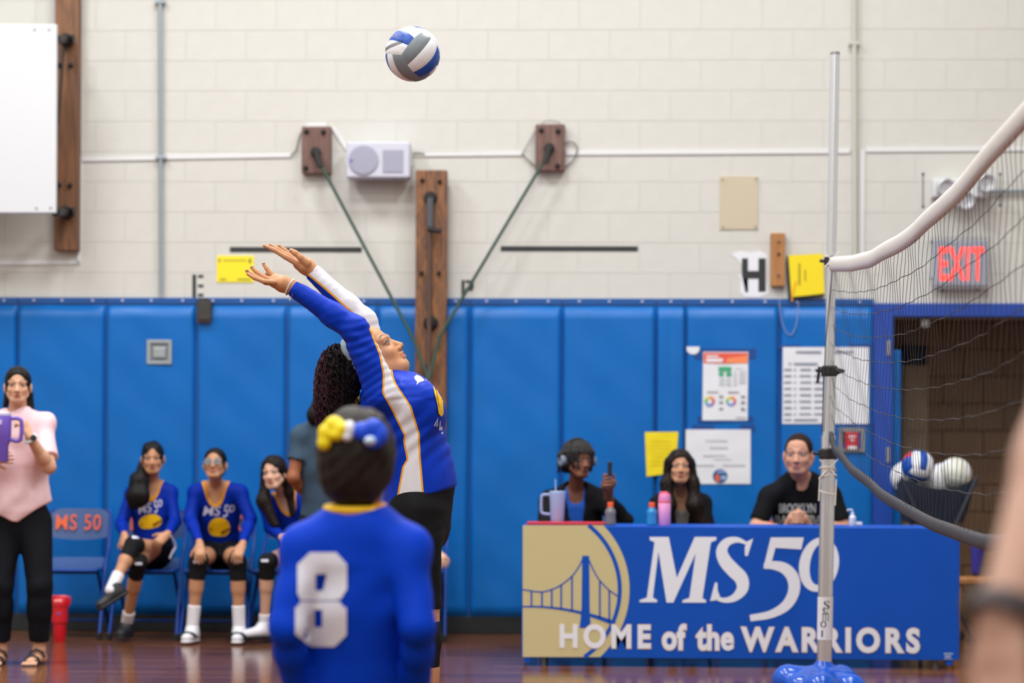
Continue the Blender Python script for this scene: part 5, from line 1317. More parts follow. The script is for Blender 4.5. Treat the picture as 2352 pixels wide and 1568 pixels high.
gl = empty('glasses', 'clear framed glasses worn by the seated player', 'glasses', loc=L(0, .1, 0))
for g in (-1, 1): MB().tube([L(g * .032 + .024 * math.cos(a_), .094, .0 + .018 * math.sin(a_)) for a_ in np.linspace(0, 2 * PI, 18)[:-1]], .0022, 6, closed=True).build('rim', M_steel, gl, True)
for g in (-1, 1): MB().lathe([(.022, 0), (.022, .0015)], L(g * .032, .094, 0), J['HF_'], 18).build('lens', mat('lens_glass', rgb(200, 205, 215), .05, trans=.75, ior=1.2), gl)
for g in (-1, 1): MB().tube([L(g * .055, .09, .004), L(g * .078, .0, .004)], .002, 6).build('temple', M_steel, gl)
MB().tube([L(-.01, .096, .002), L(.01, .096, .002)], .002, 6).build('bridge', M_steel, gl)

# ---- seated player with long loose hair
J = dict(H=at(629, 1086, 15.25), N=at(654, 1134, 15.42), P=at(690, 1266, 15.6), SL=at(700, 1160, 15.45), SR=at(612, 1158, 15.4), EL=at(716, 1220, 15.35), WL=at(690, 1250, 15.15), ER=at(620, 1212, 15.32), WR=at(648, 1234, 15.12),
         hL=at(712, 1270, 15.55), hR=at(672, 1270, 15.55), KL=at(702, 1292, 15.1), KR=at(614, 1290, 15.12), AL=at(700, 1442, 15.15), AR=at(608, 1432, 15.2), TL=V3(.05, -1, 0), TR=V3(-.75, -.7, 0))
t, P, lat, up, fr = seated('seated blue-jersey player with long loose dark hair, head tilted sideways', J, SK_PALE, (-.22, -1, .02), (-.10, 0, 1), hs=.94, b=.8,
    hands={'L': ((V3(-.5, -.6, -.4), V3(-.1, .5, -.8), 1), dict(curl=.35, s=.88)), 'R': ((V3(.6, -.6, .1), V3(.1, .7, -.7), 1), dict(curl=.45, s=.88))})
jr = jersey(t, J, P, fr, up, .10, .8, vw=.07)
shorts(t, J, P, up, .38)
for g in 'LR': kneepad(t, J, g, .84, mark={'R': (608, 1287), 'L': None}[g]); sock(t, J, g, .07, .9); shoe(t, J, g, M_shoewht, mat('sole_dark', rgb(40, 54, 60), .5), .95, laces=M_jprint)
hp, sub, L = hair_cap(J, .012)
sdf_obj('hair', hp + sub + [cap(L(.068, -.02, 0), at(606, 1150, 15.25), .028, .04, k=.03), cap(at(606, 1150, 15.25), at(632, 1205, 15.22), .045, .026, k=.03), cap(L(-.072, -.03, 0), at(664, 1130, 15.3), .022, .03, k=.03), cap(at(664, 1130, 15.3), at(672, 1180, 15.3), .03, .02, k=.03)], M_hairb, t, h=.006, warp=folds(.002, 90, 10, 2, (1, .3, .1)))

# ---- player seated behind the server: one hand shows
J = dict(H=at(948, 1066, 15.25), N=at(946, 1124, 15.38), P=at(946, 1262, 15.6), SL=at(985, 1138, 15.4), SR=at(905, 1138, 15.4), EL=at(984, 1196, 15.35), WL=at(996, 1262, 15.12), ER=at(898, 1190, 15.35), WR=at(915, 1248, 15.08),
         hL=at(966, 1268, 15.55), hR=at(926, 1268, 15.55), KL=at(975, 1292, 15.12), KR=at(905, 1290, 15.12), AL=at(978, 1442, 15.15), AR=at(900, 1441, 15.15), TL=V3(.05, -1, 0), TR=V3(-.12, -1, 0))
t, P, lat, up, fr = seated('seated player hidden behind the server, only one pale hand showing beside her', J, SK_PALE, (0, -1, .1), hs=.92, b=.78,
    hands={'L': ((V3(.7, -.5, -.55), V3(-.1, .5, -.8), 1), dict(curl=.3, s=.95)), 'R': ((V3(.1, -.6, -.75), V3(.1, .5, -.8), 1), dict(curl=.35, s=.9))})
jr = jersey(t, J, P, fr, up, .12, .8, vw=.07); shorts(t, J, P, up, .38)
for g in 'LR': kneepad(t, J, g, .84); sock(t, J, g, .1, .9); shoe(t, J, g, M_shoewht, M_solewht, .9)
hp, sub, L = hair_cap(J, .01); sdf_obj('hair', hp + sub, M_hair, t, h=.007)

# ---- standing person in a grey T-shirt, seen from behind
J = dict(H=at(760, 915, 14.0), N=at(755, 970, 14.0), P=at(748, 1196, 14.05), SL=at(692, 1000, 14.0), SR=at(812, 1000, 14.0), EL=at(674, 1096, 13.95), WL=at(712, 1150, 14.15), ER=at(826, 1100, 14.0), WR=at(800, 1160, 14.2),
         hL=at(718, 1204, 14.05), hR=at(782, 1204, 14.05), KL=at(716, 1350, 14.0), KR=at(784, 1350, 14.0), AL=at(716, 1470, 14.05), AR=at(784, 1470, 14.05), TL=V3(.1, 1, 0), TR=V3(.2, 1, 0))
setup(J, (.3, 1, .0), hs=.98); t = person('standing person in slate grey T-shirt seen from behind, left of the server', J['P'])
P, lat, up, fr = skeleton(J, .92)
make_body(t, J, P, rgb(150, 92, 62), LIPD, hparams={'L': ((V3(.6, .5, 0), V3(.3, .5, .3), 1), dict(curl=.4)), 'R': ((V3(-.6, .5, 0), V3(.3, .5, .3), 1), dict(curl=.4))})
pr = [cut(grown(p, .02), pt=J['P'] + up * .02, n=-up) for p in pick(P, ['torso', 'shoulder'])] + [cut(limb(J['SL'], J['EL'], .058, .06, 'x', k=.03), .6), cut(limb(J['SR'], J['ER'], .058, .06, 'x', k=.03), .6), cap(J['N'] + up * .06, J['N'] + up * .0, .056, .056, k=.006, sub=True)]
sdf_obj('t_shirt', pr, mat('slate_cotton', rgb(62, 82, 102), .8, spec=.1, bump=(10, .4)), t, h=.0085, warp=folds(.003, 16, 9, 5))
full_trousers(t, J, P, up, mat('dark_leggings', rgb(26, 27, 34), .7, spec=.1), end=1.0, ease=.008)
hp, sub, L = hair_cap(J, .01)
sdf_obj('hair', hp + sub + [ell(at(722, 955, 13.93), (.045, .045, .055), k=.02), cap(L(-.03, -.08, 0), at(722, 950, 13.93), .04, .035, k=.02)], M_hair, t, h=.007)
for g in 'LR': shoe(t, J, g, M_shoeblk, M_black, 1.0)
# ---- boy with dreadlocks and a phone, behind the table
J = dict(H=at(1328, 1056, 14.65), N=at(1322, 1128, 14.8), P=at(1325, 1258, 14.9), SL=at(1382, 1150, 14.8), SR=at(1266, 1150, 14.8), EL=at(1434, 1194, 14.62), WL=at(1398, 1142, 14.5), ER=at(1252, 1222, 14.65), WR=at(1290, 1222, 14.42),
         hL=at(1348, 1264, 14.85), hR=at(1304, 1264, 14.85), KL=at(1356, 1290, 14.4), KR=at(1300, 1290, 14.4), AL=at(1356, 1440, 14.45), AR=at(1300, 1440, 14.45), TL=V3(0, -1, 0), TR=V3(0, -1, 0), jaw=.95)
setup(J, (.62, -1, .0), hs=1.0)
t = person('boy with short dreadlocks and headphones holding up a phone behind the table', J['P'])
P, lat, up, fr = skeleton(J, .9)
pw = at(1399, 1108, 14.44)
hd = [cap(J['WL'], pw + V3(-.005, .0, -.02), .026, .033, k=.012), cap(pw + V3(-.02, 0, -.015), pw + V3(.012, 0, .0), .03, .032, k=.012)]
for q in range(4):
    z_ = -.028 + q * .0205; a_ = pw + V3(-.03, .012, z_); b_ = pw + V3(-.028, -.028, z_ + .01); c_ = pw + V3(.012, -.042, z_ + .014)
    hd += [cap(a_, b_, .0095, .0092, k=.004), cap(b_, c_, .0092, .008, k=.004)]
hd += [cap(pw + V3(.02, -.005, .0), pw + V3(.028, -.015, .045), .012, .009, k=.006)]
make_body(t, J, P, SK_BROWN, rgb(104, 58, 56), hparams={'L': hd, 'R': ((V3(.6, -.5, -.1), V3(0, .2, -1), 1), dict(curl=.3))}, face=dict(blush=.2, brow=(.008, .006, .005)))
c = at(1401, 1071, 14.42); ph = empty('phone', 'black smartphone held up by the boy', 'phone', loc=c)
B(c + [-.012, -.036, -.055], c + [.012, .036, .03], .005).build('body', mat('phone_black', rgb(24, 30, 34), .3), ph)
B(c + [-.0145, -.03, -.05], c + [-.0125, .03, .025]).build('screen', mat('phone_screen', rgb(40, 48, 60), .1), ph)
B(c + [.012, -.028, .008], c + [.0145, -.008, .025], .001).build('camera_bump', M_iron, ph)
vcut = cap(J['N'] + up * .05, J['N'] + fr * .13 - up * .13, .06, .03, k=.006, sub=True)
pr = [cut(grown(p, .006), pt=J['P'], n=-up) for p in pick(P, ['torso', 'shoulder'])]
ncut = cap(J['N'] + up * .06, J['N'] + fr * .05 - up * .02, .056, .045, k=.005, sub=True)
sdf_obj('blue_shirt', pr + [ncut], mat('royal_cotton', rgb(14, 90, 196), .7, bump=(12, .3)), t, h=.008)
op = [cap(J['N'] + up * .05 + fr * .05, J['N'] + fr * .16 - up * .30, .068, .028, k=.01, sub=True)]
pr = [cut(grown(p, .024), pt=J['P'] - up * .02, n=-up) for p in pick(P, ['torso', 'shoulder'])] + sleeve(P, 'L', 1.9, .02) + sleeve(P, 'R', 1.93, .02)
M_hood = mat('black_jacket', rgb(26, 26, 30), .8, spec=.1, bump=(9, .5))
sdf_obj('jacket', pr + op, M_hood, t, h=.008, warp=folds(.004, 18, 9, 2))
full_trousers(t, J, P, up, MATS['black_trousers'])
hp, sub, L = hair_cap(J, .014)
dr = []
random.seed(11)
for i in range(64):
    a_ = random.uniform(-1, 1) * 2.75 + PI; e_ = random.uniform(.0, .95)        # azimuth from the face
    x_, y_ = math.sin(a_) * math.cos(e_), math.cos(a_) * math.cos(e_)
    if y_ > .2 and e_ < .5: continue
    p0 = L(x_ * .086, -.014 + y_ * .1, .035 + .09 * math.sin(e_)); p1 = L(x_ * (.105 + random.uniform(0, .02)), -.014 + y_ * .12, .02 + .05 * math.sin(e_)); p2 = L(x_ * .108, -.02 + y_ * .12, -.05 - random.uniform(0, .045) + (.03 if y_ > 0 else 0))
    dr += [cap(p0, p1, .012, .011, k=.006), cap(p1, p2, .011, .008, k=.004)]
for i in range(5): dr += [cap(L(-.04 + i * .02, .07, .085), L(-.05 + i * .022, .1, .045 - .006 * (i % 2)), .010, .007, k=.005)]
sdf_obj('dreadlocks', hp + sub + dr, mat('hair_locs', rgb(26, 22, 24), .7, bump=(70, .6)), t, h=.005)
hpn = empty('headphones', 'grey headphones worn by the boy over his dreadlocks', 'headphones', loc=L(0, 0, .12))
MB().tube([L(.098 * math.cos(a_), -.01, .025 + .105 * math.sin(a_)) for a_ in np.linspace(0, PI, 16)], .007, 8).build('headband', M_iron, hpn, True)
for g in (-1, 1): MB().lathe([(.03, 0), (.034, .008), (.034, .022), (.028, .028)], L(g * .094, -.01, -.005), J['HR_'] * g, 18).build('ear_cup', mat('cup_grey', rgb(120, 134, 150), .4), hpn, True)

# ---- long-haired girl behind the table
J = dict(H=at(1562, 1074, 14.65), N=at(1563, 1136, 14.8), P=at(1566, 1262, 14.9), SL=at(1610, 1158, 14.8), SR=at(1516, 1158, 14.8), EL=at(1628, 1222, 14.7), WL=at(1590, 1240, 14.45), ER=at(1500, 1222, 14.7), WR=at(1538, 1240, 14.45),
         hL=at(1586, 1266, 14.85), hR=at(1546, 1266, 14.85), KL=at(1592, 1290, 14.4), KR=at(1542, 1290, 14.4), AL=at(1590, 1440, 14.45), AR=at(1545, 1440, 14.45), TL=V3(0, -1, 0), TR=V3(0, -1, 0))
t, P, lat, up, fr = seated('girl with very long dark hair in a black jacket behind the table', J, SK_TAN, (.02, -1, .14), hs=.93, b=.82,
    hands={'L': ((V3(-.5, -.6, -.1), V3(-.1, .2, -1), 1), dict(curl=.3, s=.9)), 'R': ((V3(.5, -.6, -.1), V3(.1, .2, -1), 1), dict(curl=.3, s=.9))})
pr = [cut(grown(p, .006), pt=J['P'], n=-up) for p in pick(P, ['torso', 'shoulder'])]
ncut = cap(J['N'] + up * .06, J['N'] + fr * .06 - up * .05, .052, .035, k=.005, sub=True)
sdf_obj('striped_top', pr + [ncut], mat('stone_cotton', rgb(148, 144, 140), .8), t, h=.008)
pr = [cut(grown(p, .022), pt=J['P'] - up * .02, n=-up) for p in pick(P, ['torso', 'shoulder'])] + sleeve(P, 'L', 1.93, .018) + sleeve(P, 'R', 1.93, .018)
sdf_obj('jacket', pr + [cap(J['N'] + up * .05 + fr * .03, J['N'] + fr * .17 - up * .34, .058, .02, k=.01, sub=True)], M_hood, t, h=.008, warp=folds(.003, 18, 9, 4))
full_trousers(t, J, P, up, MATS['black_trousers'])
hp, sub, L = hair_cap(J, .016)
hl = []
for g, q in ((-1, (1596, 1618)), (1, (1534, 1526))):
    hl += [cap(L(g * .07, -.02, .03), L(g * .085, -.005, -.10), .026, .036, k=.04), cap(L(g * .085, -.005, -.10), at(q[0], 1160, 14.62), .034, .05, k=.04), cap(at(q[0], 1160, 14.62), at(q[1], 1215, 14.62), .05, .036, k=.03)]
sdf_obj('hair', hp + sub + hl + [cap(L(.0, -.09, 0), at(1562, 1190, 14.95), .07, .09, k=.04)], M_hairb, t, h=.006, warp=folds(.0018, 85, 8, 3, (1, .3, .1)))

# ---- man in a black T-shirt
J = dict(H=at(1834, 1044, 14.5), N=at(1838, 1098, 14.66), P=at(1840, 1258, 14.85), SL=at(1908, 1140, 14.66), SR=at(1768, 1140, 14.66), EL=at(1938, 1212, 14.6), WL=at(1862, 1216, 14.40), ER=at(1736, 1212, 14.6), WR=at(1804, 1216, 14.40),
         hL=at(1866, 1264, 14.85), hR=at(1812, 1264, 14.85), KL=at(1875, 1290, 14.35), KR=at(1800, 1290, 14.35), AL=at(1872, 1442, 14.4), AR=at(1802, 1442, 14.4), TL=V3(0, -1, 0), TR=V3(0, -1, 0), jaw=1.12)
setup(J, (-.22, -1, .0), hs=1.12)
t = person('man with short cropped hair in a black T-shirt, hands clasped behind the table edge', J['P'])
P, lat, up, fr = skeleton(J, 1.06)
cz = at(1832, 1190, 14.36)
hd = {}
for g, sx in (('L', 1), ('R', -1)):
    w_ = J['W' + g]
    pr = [cap(w_, cz + V3(sx * .03, .0, 0), .027, .034, k=.012, flat=(V3(sx * .5, 1, 0) / 1.118, 1.25)), cap(w_, w_ + V3(0, 0, 0.001), .027, .027, k=.01)]
    for q in range(4):
        zq = -.026 + q * .0175 + (.006 if g == 'L' else -.002); a_ = cz + V3(sx * .034, -.018, zq); b_ = cz + V3(sx * .006, -.038, zq + .003); c_ = cz + V3(-sx * .026, -.03, zq)
        pr += [cap(a_, b_, .0098, .0092, k=.003), cap(b_, c_, .0092, .008, k=.003)]
    pr += [cap(cz + V3(sx * .03, -.005, .03), cz + V3(-sx * .006, -.024, .046 + (.006 if g == 'L' else 0)), .0115, .009, k=.005)]
    hd[g] = pr
P, lat, up, fr = skeleton(J, 1.06)
make_body(t, J, P, SK_MAN, rgb(190, 116, 112), hparams=hd, face=dict(blush=1.4, brow=(.055, .032, .024), beard=.28, iris=(.08, .08, .08)))
pr = [cut(grown(p, .014), pt=J['P'] - up * .03, n=-up) for p in pick(P, ['torso', 'shoulder'])]
for g in 'LR': pr += [cut(limb(J['S' + g], J['E' + g], .064, .060, 'x', k=.03), .80)]
ncut = cap(J['N'] + up * .06, J['N'] + fr * .045 - up * .02, .064, .05, k=.005, sub=True)
ts = sdf_obj('t_shirt', pr + [ncut], mat('black_cotton', rgb(22, 23, 27), .8, spec=.1, bump=(9, .35)), t, h=.008, warp=folds(.003, 16, 9, 6))
for w_, x0, x1, y0, y1 in (('BROOKLYN', 1789, 1874, 1156, 1178), ('BASKETBALL', 1780, 1912, 1183, 1203)):
    V, F = text2d(w_, .95, .03); decal('lettering', (fit(V, x0, x1, y0, y1), F), [ts], mat('lettering_grey', rgb(206, 214, 220), .6), t, step=3)
full_trousers(t, J, P, up, MATS['black_trousers'])
hp, sub, L = hair_cap(J, .004, front=.60)
sub += [ell(L(g * .030, .085, -.012), V3(.030, .066, .086) * J['hs'], np.array([J['HR_'], J['HF_'], J['HU_']]), k=.008, sub=True) for g in (-1, 1)]
sdf_obj('cropped_hair', [hp[0], hp[2]] + sub, mat('hair_cropped', rgb(52, 42, 38), .9, spec=.1, bump=(160, .8)), t, h=.005)

# ---- blurred adult at the right edge: forearm with a dark band
J = dict(H=at(3150, -150, 2.75), N=at(3120, 150, 2.72), P=at(3080, 1500, 2.7), SR=at(2600, 330, 2.62), SL=at(3560, 330, 2.9), ER=at(2478, 880, 2.56), WR=at(2306, 1425, 2.47), EL=at(3650, 950, 2.95), WL=at(3600, 1500, 2.85),
         hR=at(2880, 1560, 2.65), hL=at(3250, 1560, 2.75))
J['KR'] = J['hR'] + V3(0, .03, -.43); J['KL'] = J['hL'] + V3(0, .03, -.43); J['AR'] = V3(J['KR'][0], J['KR'][1], .085); J['AL'] = V3(J['KL'][0], J['KL'][1], .085); J['TL'] = V3(-.3, 1, 0); J['TR'] = V3(-.4, 1, 0)
setup(J, (-.4, 1, 0), hs=1.05)
t = person('blurred person close to the camera at the right edge, bare forearm with a dark band', J['P'])
P, lat, up, fr = skeleton(J, 1.08)
make_body(t, J, P, rgb(208, 168, 150), LIP, hparams={'R': ((V3(-.03, -.1, -1), V3(.3, .2, 0), 1), dict(curl=.25, s=1.08)), 'L': ((V3(0, .2, -1), V3(-.3, .4, 0), 1), dict(curl=.3))})
pr = [cut(grown(p, .02), pt=J['P'] - up * .02, n=-up) for p in pick(P, ['torso', 'shoulder'])]
for g in 'LR': pr += [cut(limb(J['S' + g], J['E' + g], .066, .056, 'x', k=.03), .86)]
sdf_obj('polo_shirt', pr + [cap(J['N'] + up * .06, J['N'], .062, .06, k=.005, sub=True)], mat('pale_grey_cotton', rgb(206, 210, 222), .8), t, h=.01)
full_trousers(t, J, P, up, MATS['black_trousers'])
hp, sub, L = hair_cap(J, .01); sdf_obj('hair', hp + sub, M_hairb, t, h=.008)
d_ = nrm(J['WR'] - J['ER']); u_ = nrm(np.cross(d_, V3(0, 1, 0))); w_ = np.cross(d_, u_); c = J['WR'] - d_ * .012
MB().tube([c + .0335 * (u_ * math.cos(a_) + w_ * math.sin(a_)) for a_ in np.linspace(0, 2 * PI, 24)[:-1]], .016, 10, closed=True, flat=(.4, 1)).build('wrist_band', mat('dark_band', rgb(52, 42, 46), .6), t, True)
for g in 'LR': shoe(t, J, g, M_shoewht, M_solewht, 1.1)

# ---- the server, arms swung up behind the ball, face to the ceiling
DN, DF = 9.08, 9.42
J = dict(H=at(857, 820, 9.25), N=at(884, 903, 9.25), P=at(962, 1152, 9.25), SR=at(880, 908, DN), SL=at(888, 893, DF), ER=at(815, 756, 9.05), WR=at(668, 658, 9.05), EL=at(836, 738, DF), WL=at(716, 622, DF),
         hR=at(958, 1178, 9.14), hL=at(958, 1178, 9.36), KR=at(975, 1470, 9.12), KL=at(972, 1470, 9.40), AR=at(972, 1692, 9.14), AL=at(960, 1692, 9.40), TR=V3(1, -.1, 0), TL=V3(1, .1, 0))
setup(J, (.73, -.10, .68), (-.68, 0, .73), hs=1.14)
t = person('volleyball server in blue and white long-sleeved jersey with both arms raised, looking up', J['P'])
f_ = nrm(V3(1, 0, .22)); lt = V3(0, 1, 0)
tor = [limb(at(908, 946, 9.25), at(940, 1018, 9.25), .165, .158, 'torso', flat=(f_, 1.34), k=.05), limb(at(940, 1018, 9.25), at(962, 1100, 9.25), .150, .152, 'torso', flat=(f_, 1.25), k=.05),
       limb(at(962, 1100, 9.25), at(958, 1180, 9.25), .150, .160, 'torso', flat=(f_, 1.30), k=.05), limb(at(974, 930, 9.13), at(974, 938, 9.37), .046, .046, 'torso', k=.15), limb(at(950, 914, 9.14), at(950, 914, 9.36), .036, .036, 'torso', k=.09), limb(at(868, 930, 9.13), at(868, 930, 9.37), .05, .05, 'torso', k=.05)]
P, lat, up, fr = skeleton(J, 1.06, torso=tor)
for p in P:
    if p.tag == 'upperR': p.ra, p.rb = .055, .044
P = [p for p in P if p.tag != 'neck'] + [limb(J['N'] + V3(0, 0, -.01), at(878, 835, 9.25), .06, .058, 'neck', k=.02), limb(at(900, 868, 9.25), at(908, 838, 9.25), .035, .035, 'neck', k=.03)]
def hp_(pts, rs, k=.0035):
    q = [at(x, y, d) for x, y, d in pts]; return [cap(q[i], q[i + 1], rs[i], rs[i + 1], k=k) for i in range(len(q) - 1)]
n_ = 9.05
near = hp_([(668, 658, n_), (650, 652, n_), (634, 645, n_)], (.027, .030, .027), .012) + hp_([(645, 648, n_ + .03), (630, 640, n_ + .035)], (.022, .018), .012) + hp_([(645, 651, n_ - .02), (628, 650, n_ - .02)], (.022, .016), .012)
near += hp_([(630, 650, n_ - .022), (610, 648, n_ - .03), (588, 636, n_ - .03), (567, 622, n_ - .028)], (.0115, .0102, .009, .0068))
near += hp_([(632, 646, n_ - .004), (609, 638, n_ - .004), (592, 627, n_ - .002), (578, 614, n_)], (.0115, .010, .0088, .0066))
near += hp_([(634, 641, n_ + .018), (622, 628, n_ + .022), (613, 617, n_ + .024), (605, 606, n_ + .025)], (.0108, .0092, .0082, .006))
near += hp_([(630, 648, n_ - .05), (605, 646, n_ - .055), (584, 638, n_ - .055), (569, 629, n_ - .05)], (.0095, .0085, .0078, .006))
near += hp_([(645, 645, n_ + .045), (628, 634, n_ + .06), (614, 628, n_ + .065)], (.0125, .0108, .0088), .006)
m_ = DF
far = hp_([(716, 622, m_), (704, 612, m_), (690, 604, m_)], (.027, .032, .029), .012) + hp_([(700, 612, m_ - .025), (684, 606, m_ - .02)], (.02, .017), .012) + hp_([(698, 604, m_ + .03), (684, 600, m_ + .03)], (.02, .017), .012)
far += hp_([(706, 604, m_ - .04), (690, 591, m_ - .05), (678, 581, m_ - .052), (669, 575, m_ - .05)], (.0165, .0125, .0108, .0088), .006)
far += hp_([(684, 606, m_ - .03), (656, 590, m_ - .035), (630, 574, m_ - .035), (607, 564, m_ - .03)], (.012, .0102, .009, .0064))
far += hp_([(684, 602, m_ - .008), (658, 585, m_ - .01), (639, 573, m_ - .008), (621, 562, m_ - .005)], (.0115, .0098, .0086, .0064))
far += hp_([(684, 598, m_ + .018), (668, 585, m_ + .02), (654, 574, m_ + .022), (641, 564, m_ + .024)], (.0105, .009, .008, .0062))
far += hp_([(684, 598, m_ + .045), (668, 588, m_ + .05), (655, 580, m_ + .052), (644, 573, m_ + .052)], (.0095, .0082, .0074, .006))
SK_G = rgb(204, 148, 108)
body = make_body(t, J, P, SK_G, rgb(190, 100, 96), hparams={'R': near, 'L': far}, headh=.0022, handh=.0024, h=.007, face=dict(brow=(.03, .015, .01), blush=.5, look=(.007, .003)))
# nails
for (x, y, d, vx, vz) in ((568, 620, n_ - .035, -.8, .6), (579, 612, n_ - .006, -.75, .65), (606, 604, n_ + .02, -.65, .75), (668, 574.5, m_ - .058, -.8, .5), (622, 561, m_ - .008, -.85, .4), (642, 563, m_ + .02, -.75, .6)):
    sdf_obj('nail', [ell(at(x, y, d), (.006, .0035, .0035), k=.001)], mat('nail_pink', rgb(214, 160, 150), .3), body, h=.0018)
Lb = [(756, 849), (815, 872), (857, 880), (903, 879), (941, 900), (1000, 929), (1012, 927), (1055, 935), (1071, 925), (1137, 913)]
Rb = [(756, 860), (820, 896), (865, 903), (882, 910), (933, 944), (996, 963), (1046, 965), (1137, 973)]
EN = [(685, 643), (730, 662), (775, 688), (812, 700), (840, 720), (859, 752)]
EF = [(706, 630), (740, 658), (781, 694), (812, 722), (846, 756)]
def seg_sd(X, Y, pts):
    best = np.full(X.shape, 1e9); sgn = np.ones(X.shape)
    for (x0, y0), (x1, y1) in zip(pts[:-1], pts[1:]):
        dx, dy = x1 - x0, y1 - y0; tt = np.clip(((X - x0) * dx + (Y - y0) * dy) / (dx * dx + dy * dy), 0, 1)
        ex, ey = X - x0 - tt * dx, Y - y0 - tt * dy; d = np.hypot(ex, ey); cr = dx * (Y - y0) - dy * (X - x0); m = d < best
        best = np.where(m, d, best); sgn = np.where(m, np.sign(cr), sgn)
    return best * sgn
def panel(Pt):
    """distance in cm-like units from the seam of the white side panel, measured in the plane the player stands in"""
    v = Pt - CAM; dep = v @ FW; px = PPX + FPX * (v @ CR) / dep; py = PPY - FPX * (v @ CU) / dep
    xl = np.interp(py, [a for a, _ in Lb], [b for _, b in Lb]); xr = np.interp(py, [a for a, _ in Rb], [b for _, b in Rb])
    a = np.minimum(px - xl, xr - px)
    en = 3.2 - np.abs(seg_sd(px, py, EN)); up_ = (py < 752); r = np.where(up_, np.where(en > 0, .25 * 10, en), a)
    ef = -seg_sd(px, py, EF)
    farm = (dep > 9.27) & (py < 880) & (Pt[:, 2] > J['SL'][2] - .02)
    return np.where(farm, ef, r) / 10
jm = band_mat('jersey_panels', 'panel', [(-4, rgb(0, 54, 190)), (-.12, rgb(240, 170, 40)), (.34, rgb(226, 226, 236))], .5, bump=(14, .55, (1, 1, .5)), spec=.16)
pr = [grown(p, .010) for p in pick(P, ['torso', 'shoulder'])]
hempt = at(960, 1137, 9.25); pr = [cut(p, pt=hempt, n=V3(.33, 0, -.95)) for p in pr]
pr += [cut(limb(at(962, 1050, 9.25), at(972, 1150, 9.25), .150, .172, 'x', flat=(f_, 1.30), k=.04), pt=hempt, n=V3(.33, 0, -.95))]
pr += sleeve(P, 'R', 1.97, .009) + sleeve(P, 'L', 1.99, .009)
nc = cap(at(874, 848, 9.25), at(914, 850, 9.25), .064, .052, k=.006, sub=True)
elb = J['ER']; shd = J['SR']
def jf(X, Y, Z):
    de = (X - elb[0] - .03) ** 2 + (Z - elb[2] + .05) ** 2; ds = (X - shd[0] + .02) ** 2 + (Z - shd[2] - .03) ** 2
    a = .0030 * np.sin(X * 34 + Z * 74 + 1.6 * np.sin(Z * 25 + X * 9) + Y * 9) * np.clip((Z - 1.3) / .1, 0, 1) * .5
    a = a + .0020 * np.sin(210 * (Z * .92 - X * .35) + 2.2 * np.sin(X * 28 + 1) + Y * 14) * (np.exp(-de / .0075) + .8 * np.exp(-ds / .006) + .22 * (Z > 1.34))
    m = np.clip((Z - 1.05) / .07, 0, 1) * (Z < 1.36)
    b = .0036 * np.sin(X * 52 - Z * 16 + 1.4 * np.sin(Z * 15 + X * 6)) * m
    b = b + .0026 * np.sin(120 * (X * .75 - Z * .62) + 2.0 * np.sin(Z * 17 + X * 8) + Y * 8) * m * np.exp(-((Z - 1.2) / .11) ** 2)
    return a + b
jer = sdf_obj('jersey', pr + [nc], jm, t, h=.0052, warp=jf, attrs={'panel': panel}, iters=1)
# collar tab at the back, front number and lettering
MB().tube([at(812, 930, 9.18), at(822, 918, 9.2), at(834, 908, 9.22)], .010, 8, flat=(.4, 1)).build('collar_trim', M_jgold, t)
decal('front_number', polyg([(993, 879), (1002, 878), (1011, 882), (1013, 900), (1017, 916), (1018, 930), (1019, 950), (1014, 957), (1008, 950), (1004, 925), (998, 902)]), [jer], M_jgold, t, off=.007, step=3)
decal('number_edge', ribbon([(998, 882, 1.2), (1004, 905, 1.2), (1009, 935, 1.2)], 4), [jer], M_jdark, t, off=.010, step=3)
for g_ in ([(951, 866), (957, 860), (966, 864), (973, 870), (975, 874), (968, 873), (962, 878), (957, 884), (958, 876), (954, 872)], [(977, 873), (979, 869), (981, 869), (979, 873)], [(983, 873), (985, 868), (987, 868), (985, 873)]): decal('letter', polyg(g_), [jer], M_jprint, t, step=3)
for g_ in (ribbon([(998, 978, 3), (1006, 960, 3), (1003, 980, 3), (1012, 966, 3), (1010, 984, 3)], 1), polyg([(1008, 985), (1015, 978), (1017, 986), (1010, 989)]), polyg([(1014, 992), (1018, 991), (1017, 997), (1014, 996)])): decal('letter', g_, [jer], M_jprint, t, step=3)
pr = [cut(grown(p, .009), pt=at(962, 1128, 9.25), n=V3(-.1, 0, 1)) for p in pick(P, ['torso'])[1:3]]
for g in 'LR': pr += [cut(grown(p, .007), .76) for p in pick(P, ['thigh' + g])]
sdf_obj('shorts', pr, mat('shorts_black', (0, 0, 0, 1)), t, h=.007, warp=folds(.0015, 30, 40))
for g in 'LR': kneepad(t, J, g, 1.0); sock(t, J, g, .12, 1.0); shoe(t, J, g, M_shoewht, M_solewht, 1.0)
d_ = nrm(J['WR'] - at(700, 676, 9.05)); u_ = nrm(np.cross(d_, V3(0, 1, 0))); w_ = np.cross(d_, u_); c = at(667, 659, 9.05)
br_ = empty('bracelet', 'white beaded bracelet on the wrist of the server', 'bracelet', loc=c)
for k_ in range(26):
    a_ = 2 * PI * k_ / 26; q = c + .0315 * (u_ * math.cos(a_) + w_ * math.sin(a_)) + d_ * .004 * math.sin(a_)
    me = MB().lathe([(.0008, -.0038), (.0032, -.002), (.0036, 0), (.0032, .002), (.0008, .0038)], q, d_, 8).build('bead', mat('bead_white', rgb(232, 228, 226), .3), br_, True)
MB().tube([at(672, 672, 9.02), at(671, 680, 9.02), at(667, 689, 9.02)], .0012, 5).build('cord_end', mat('cord_brown', rgb(120, 80, 70), .6), br_)
MB().tube([at(667, 686, 9.02), at(665.5, 690, 9.02)], .0028, 6).build('cord_tip', MATS['bead_white'], br_)
